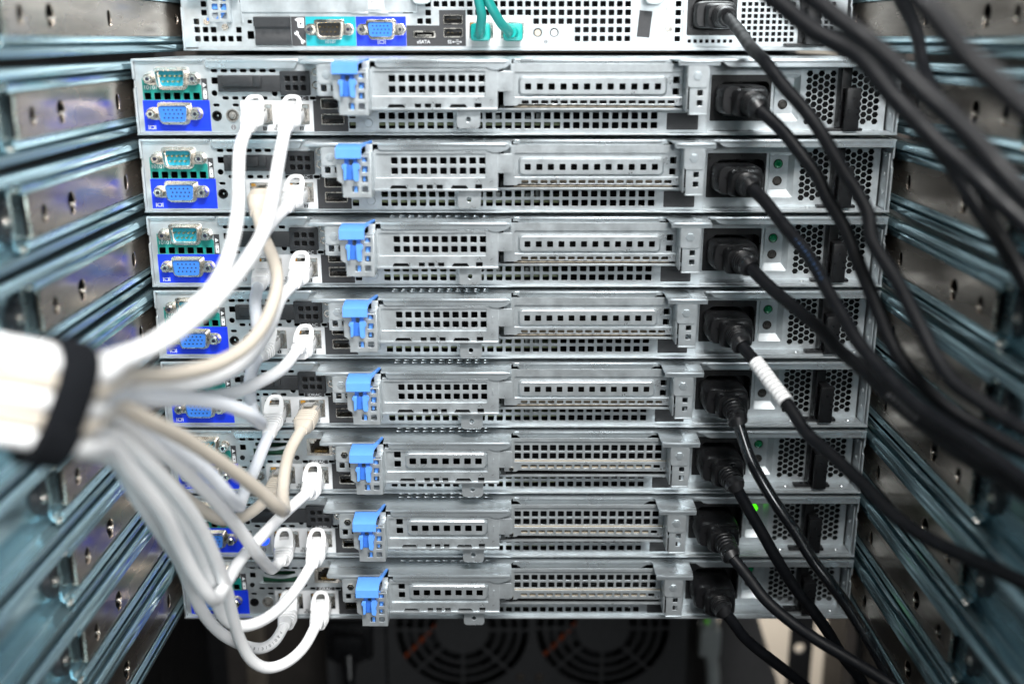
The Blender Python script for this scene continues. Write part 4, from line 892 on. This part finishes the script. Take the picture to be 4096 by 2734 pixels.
# ------------------------------------------------------------------ power cords
CORDS={
 '0':[(128.9,62.0,65.2),(129,26,57),(127,-18,48),(130,-44,40),(136,-55,30),(143,-65,21),(149,-74,12),(154,-86,1),(158,-97,-9),(163,-108,-19),(166,-118,-29),(164,-124,-35),(166,-131,-41),(171,-143,-51),(174,-154,-60),(177,-166,-70),(180,-178,-80),(184,-189,-87),(191,-199,-91),(197,-208,-95),(202,-216,-97),(209,-226,-100)],
 '1':[(127.4,-42.0,17.2),(134,-49,11),(140,-57,4),(146,-66,-5),(152,-75,-14),(155,-84,-24),(159,-93,-32),(162,-101,-40),(163,-107,-46),(166,-118,-57),(169,-131,-69),(172,-145,-82),(176,-154,-90),(182,-164,-97),(189,-174,-103),(199,-185,-108),(211,-201,-113),(219,-209,-115)],
 '2':[(125.9,-42.0,-24.3),(130,-48,-28),(135,-59,-35),(139,-68,-41),(139,-68,-40),(145,-81,-49),(149,-95,-57),(152,-108,-66),(156,-122,-75),(159,-135,-83),(163,-146,-89),(168,-160,-95),(174,-176,-101),(185,-200,-106),(197,-231,-112),(201,-245,-114)],
 '3':[(128.2,-42.0,-68.0),(131,-48,-71),(139,-63,-78),(146,-77,-83),(155,-93,-90),(160,-108,-96),(166,-120,-100),(172,-136,-106),(177,-152,-110),(184,-172,-115),(189,-188,-118),(194,-203,-119),(200,-227,-120),(203,-242,-121)],
 '4':[(126.1,-42.0,-112.6),(129,-48,-116),(132,-54,-119),(139,-69,-128),(146,-85,-137),(151,-98,-145),(158,-111,-149),(158,-111,-149),(165,-124,-154),(171,-137,-158),(178,-153,-164),(187,-170,-167),(195,-185,-167),(203,-200,-166),(211,-216,-165),(216,-228,-163)],
 '5':[(127.2,-42.0,-159.2),(130,-45,-168),(130,-46,-171),(133,-49,-177),(140,-53,-190),(149,-59,-204),(160,-64,-219),(168,-69,-232),(177,-74,-243),(188,-79,-257),(197,-85,-271),(208,-92,-290),(213,-95,-299),(219,-99,-309)],
 '6':[(128.3,-42.0,-199.2),(135,-43,-211),(144,-45,-226),(155,-47,-245),(166,-48,-262),(178,-50,-277),(188,-51,-291),(197,-52,-306),(207,-54,-318),(214,-55,-330),(221,-56,-340)],
 '7':[(128.4,-42.0,-244.5),(134,-48,-250),(138,-54,-254),(144,-61,-261),(155,-72,-268),(169,-84,-274),(181,-93,-278),(191,-101,-281),(201,-110,-284),(209,-117,-287),(218,-124,-289)],
 '8':[(125.8,-42.0,-281.3),(132,-42,-289),(138,-42,-298),(148,-41,-308),(162,-40,-320),(178,-39,-334),(196,-38,-350)],
 'A':[(65,-81,261),(78,-91,120),(105,-111,78),(115,-119,69),(122,-126,62),(130,-134,55),(139,-140,50),(146,-147,45),(151,-154,37),(156,-162,29),(162,-169,22),(169,-177,13),(176,-184,6),(182,-192,-1),(189,-199,-9),(196,-206,-16),(203,-214,-24)],
 'B':[(59,-157,256),(73,-167,115),(102,-185,74),(112,-192,67),(118,-198,61),(125,-204,55),(133,-210,48),(139,-217,41),(145,-223,34),(151,-229,28),(155,-235,23),(160,-241,17),(165,-248,9),(171,-254,2),(177,-260,-5)],
 'C':[(180,-10,265),(181,-26,124),(185,-59,81),(186,-72,71),(187,-85,62),(187,-98,53),(185,-111,43),(184,-124,35),(185,-137,27),(187,-149,19),(191,-163,9),(194,-176,-1),(198,-189,-11),(201,-203,-21)],
 'D':[(74,-263,259),(85,-272,116),(109,-291,69),(113,-295,64),(118,-299,58),(123,-303,50),(129,-307,44),(134,-311,39),(138,-314,34),(143,-318,30)],
 'E':[(158,-110,47),(161,-118,39),(166,-127,30),(173,-136,21),(181,-146,10),(188,-155,-1),(193,-165,-13),(199,-174,-24),(204,-184,-35),(210,-193,-47),(217,-203,-57)],
}
CORDLABEL = {
 '0':'black power cord from the recessed server, running down over the stack',
 '1':'black power cord plugged into the top server of the stack',
 '2':'black power cord plugged into the second server, small blue print on its jacket',
 '3':'black power cord plugged into the third server of the stack',
 '4':'black power cord with a white ribbed sleeve, plugged into the fourth server',
 '5':'black power cord with a bright streak, plugged into the fifth server',
 '6':'black power cord plugged into the sixth server of the stack',
 '7':'black power cord plugged into the server with lit green lamp',
 '8':'black power cord plugged into the bottom server, hanging past the fans',
 'A':'blurred black cord entering at the top edge and dropping past the upper power supplies',
 'B':'thick blurred black cord running from the top edge beside the upper power supplies',
 'C':'thin blurred black cord hanging in front of the upper right rail',
 'D':'nearest and thickest blurred black cord crossing the top right corner',
 'E':'blurred black cord beginning behind the thick one and dropping along the right rails',
}
for key, pts in CORDS.items():
    if key in 'ABCDE':
        c = MB(); c.tube(spline(pts,3), 4.1 if key != 'C' else 3.0, 16)
        single('power_cord', c, 'cord_rubber', CORDLABEL[key], 'cord', 'black power cords on the right'); continue
    i = int(key)
    J = Vector((343.8-U if i else 343.5-U, (14 if i else 103), (19.6-(i-1)*PITCH) if i else 67.4))
    t = thing('power_cord', CORDLABEL[key], 'cord', J, 'black power cords on the right')
    P = [Vector(p)-J for p in pts]
    path = spline([tuple(p) for p in P], 3.0)
    d0 = (path[2]-path[0]).normalized()
    c = MB(); c.tube(path, 3.45, 16); cable = part('cable', c, 'cord_gloss' if key == '5' else 'cord_rubber', t)
    b = MB()
    E = P[0]
    # moulded body, shoulder and ribbed strain relief in one skin
    A0 = Vector((0,-1,0)); yb = -24 if i else -14
    def sec(c_, dirv, hw, hh, ex, n=20):
        dirv = dirv.normalized(); x = Vector((1,0,0)); x = (x-dirv*x.dot(dirv)).normalized(); z = dirv.cross(x)
        if z.z < 0: z = -z
        o = []
        for k in range(n):
            a = 2*math.pi*k/n; ca, sa = math.cos(a), math.sin(a)
            o.append(c_+x*(hw*math.copysign(abs(ca)**(2/ex),ca))+z*(hh*math.copysign(abs(sa)**(2/ex),sa)))
        return o
    B0 = Vector((1.2,yb,-.3))
    b.loft([sec(Vector((0,4,0)),A0,12.6,8.0,5), sec(Vector((0,-8,0)),A0,13.0,8.4,5), sec(Vector((0.2,yb+2.2,0)),A0,13.0,8.4,5), sec(Vector((.3,yb,0)),A0,12.2,7.6,5)])
    S0 = Vector((2.2,yb-.6,-.6)); mid = (E-S0)
    b.loft([sec(S0+Vector((0,2,0)),A0,9.6,7.6,5), sec(S0+Vector((.3,-4,-.4)),A0*.8+mid.normalized()*.2,9.8,7.8,5), sec(S0+Vector((.6,-6.5,-.8)),A0*.7+mid.normalized()*.3,8.6,7.0,4)])
    rg = []; S1 = S0+Vector((.5,-5.5,-.8)); dd = E-S1
    for k in range(13):
        f = k/12; c_ = S1+dd*f+Vector((0,-math.sin(math.pi*f)*1.2,math.sin(math.pi*f)*.8)); rad = 6.9-1.7*f
        dv = (A0*(1-f)+d0*f) if f<1 else d0
        dv = (A0*(1-f)*.6+dd.normalized()*.5+d0*f*.6)
        if f > .72: rad += .45
        rg.append(sec(c_,dv,rad,rad,2.2)); 
        if k%2 and k < 9: rg.append(sec(c_+dv.normalized()*.5,dv,rad-.9,rad-.9,2.2)); rg.append(sec(c_+dv.normalized()*1.1,dv,rad-.9,rad-.9,2.2)); rg.append(sec(c_+dv.normalized()*1.4,dv,rad-.1,rad-.1,2.2))
    rg.append(sec(E+d0*1.5,d0,4.6,4.6,2.2))
    b.loft(rg)
    part('plug', b, 'black_plastic', t)
    if key == '4':
        s_ = MB(); L = 0; a_ = []
        for k in range(1,len(path)):
            L += (path[k]-path[k-1]).length
            if 12 < L < 47: a_.append(path[k])
        fine = []
        for p, q in zip(a_, a_[1:]): fine += [p.lerp(q,x/10) for x in range(10)]
        s_.tube(fine, 4.2, 20, True, lambda f: 4.35-(1.0 if (f*11)%1 < .2 and f < .95 else 0)); part('ribbed_sleeve', s_, 'white_boot', t)
    if key == '2': printing(cable, '00250 H05VV-F 3G 300/500', path, 45, 2.0, 3.45, 'ink_blue', CAMPOS-J)
    if key == '3': printing(cable, 'H05VV-F 3x1.00', path, 118, 2.4, 3.45, 'ink_grey', CAMPOS-J)

# ------------------------------------------------------------------ what shows below and behind the stack
def tower():
    r = thing('fan_unit', 'dark grey unit with two round fan grilles below the server stack', 'fan unit', (0,228,-620))
    z0 = 160.5
    W0, W1 = -172., 156.
    ho = []
    fans = ((-48,z0-1.0),(79,z0+.6))
    for fx, fz in fans:
        for ri, (r0, r1) in enumerate(((24.5,32),(34.6,41.6),(44.2,50.8),(53.4,60.2))):
            for k in range(8):
                a0 = 45*k+2.6*30/r0+ (0 if k%2 else 0); a1 = 45*(k+1)-2.6*30/r0
                if ri == 3: pass
                n = 7; p = [(fx+r1*math.cos(math.radians(a0+(a1-a0)*t/n)), fz+r1*math.sin(math.radians(a0+(a1-a0)*t/n))) for t in range(n+1)]
                p += [(fx+r0*math.cos(math.radians(a1-(a1-a0)*t/n)), fz+r0*math.sin(math.radians(a1-(a1-a0)*t/n))) for t in range(n+1)]
                ho.append(p)
        for sx in (-1,1):
            for sz in (-1,1):
                pass
    p = MB(); p.plate(sh([(W0+U,0),(W1+U,0),(W1+U,300),(W0+U,300)]), ho, 0, 1.5, .2); p.box(W0,W1,1.5,300,0,1); p.box(W0,W0+1.5,1.5,300,0,300); p.box(W1-1.5,W1,1.5,300,0,300); p.box(W0,W1,1.5,300,299,300)
    pn = part('casing', p, 'tower_grey', r)
    b = MB(); b.box(W0+2,W1-2,40,42,1,299); part('shade_sheet', b, 'shade_black', r)  # black sheet painting the shade behind the grilles
    for fx, fz in fans:
        fb = MB(); fb.cyl((fx,10,fz),(fx,30,fz),24,24,28)
        for k in range(7):
            a = 2*math.pi*k/7; d = Vector((math.cos(a),math.sin(a))); tt = Vector((-d.y,d.x))
            q = [Vector((fx,fz))+d*23-tt*6, Vector((fx,fz))+d*56-tt*16, Vector((fx,fz))+d*57+tt*8, Vector((fx,fz))+d*23+tt*8]
            fb.add([(v.x, 12+ (6 if j in (0,1) else 0), v.y) for j, v in enumerate(q)], [(0,1,2,3)])
        part('fan_rotor', fb, 'black_plastic', r)
        w = MB(); w.tube(spline([(fx-58,6,fz-36),(fx-45,5,fz-22),(fx-34,5,fz-9),(fx-22,6,fz+4),(fx-10,8,fz+10)],2), 2.1, 10); part('orange_lead', w, 'orange_wire', r)
    for x_, z_ in ((fans[0][0]+53,z0-50),(fans[1][0]-57,z0-50)):
        sc = MB(); sc.cyl((x_,0,z_),(x_,-2,z_),4.0,3.2,14); part('screw', sc, 'nickel_plate', r)
    dv = MB(); dv.box(-118,-116,-1.2,.4,0,299); part('seam', dv, 'black_plastic', r)
    return r
tower()
# mains plug and cord of the unit
t = thing('power_cord', 'black power cord plugged into the dark fan unit below the stack', 'cord', (-148,225,-468))
b = MB(); b.box(-22,20,-8,4,-18,20,5); b.box(-15,13,-20,-7,-14,14,5); b.cyl((0,-18,-6),(2,-30,-22),7,5,14); part('plug', b, 'black_plastic', t)
c = MB(); c.tube(spline([(2,-28,-20),(2,-34,-36),(-6,-30,-70),(-14,-10,-130)],3), 4, 14); part('cable', c, 'cord_rubber', t)
# cabinet side panels, posts and the room behind
def cabinet_post(x0, x1, y, label, m, holes=True, hx=None):
    p = MB(); ho = [circ((x0+x1)/2 if hx is None else hx, -300-k*45, 5.4, 14) for k in range(12)] if holes else []
    p.plate([(x0,-900),(x1,-900),(x1,200),(x0,200)], ho, y, 3, .3)
    if not holes: p.box(x0,x0+2,y+2,y+60,-900,200)
    return single('cabinet_post', p, m, label, 'post', 'upright cabinet posts')
cabinet_post(-430, -285, 300, 'wide black cabinet upright at the lower left, behind the rails', 'post_black', False)
cabinet_post(-284, -266, 296, 'narrow brown cabinet upright at the lower left', 'panel_brown', False)
cabinet_post(-252, -186, 320, 'brown upright panel left of the dark fan unit', 'panel_brown', False)
p = MB(); p.plate([(204,-900),(268,-900),(268,-578),(240,-495),(240,200),(204,200)], [], 318, 3, .3); single('cabinet_post', p, 'tower_grey', 'dark grey slant-edged upright panel right of the dark fan unit', 'post', 'upright cabinet posts')
cabinet_post(271, 294, 300, 'black cabinet upright with a column of round holes', 'post_black', True, 281)
cabinet_post(326, 336, 300, 'narrow brown cabinet upright at the lower right', 'panel_brown', False)
cabinet_post(337, 520, 310, 'wide black cabinet upright at the lower right', 'post_black', False)
cp = MB(); cp.box(-306,-302,-300,640,-1000,150); single('cabinet_wall', cp, 'post_black', 'black cabinet side behind the slide rails on the left', 'cabinet wall')
cp = MB(); cp.box(340,344,-200,296,-1000,150); single('cabinet_wall', cp, 'post_black', 'black cabinet side behind the slide rails on the right', 'cabinet wall')
w = MB(); w.box(-1400,1400,900,940,-1700,500); struct('wall', w, 'wall_beige')
f = MB(); f.box(-1400,1400,-1500,940,-1720,-1701); struct('floor', f, 'floor_dark')
t = thing('grey_cable', 'pale grey cable with a connector hanging right of the fan unit', 'cable', (190,290,-500))
c = MB(); c.tube(spline([(-4,0,14),(-2,-2,-10),(4,-2,-40),(6,0,-90),(4,0,-160)],4), 6.5, 14); part('cable', c, 'plastic_grey', t)
c = MB(); c.box(-11,9,-8,8,-24,6,2.5); c.box(-7,5,-6,6,6,34,1.5); part('connector', c, 'plastic_grey', t)
c = MB(); c.cyl((-2,-8,0),(-2,-10,0),2.2,1.6,12); l = part('indicator', c, 'led_green_dim', t)
l.location = Vector((-4,-2,17))*S
cabinet_post(150, 203, 335, 'black upright behind the hanging grey cable', 'post_black', False)
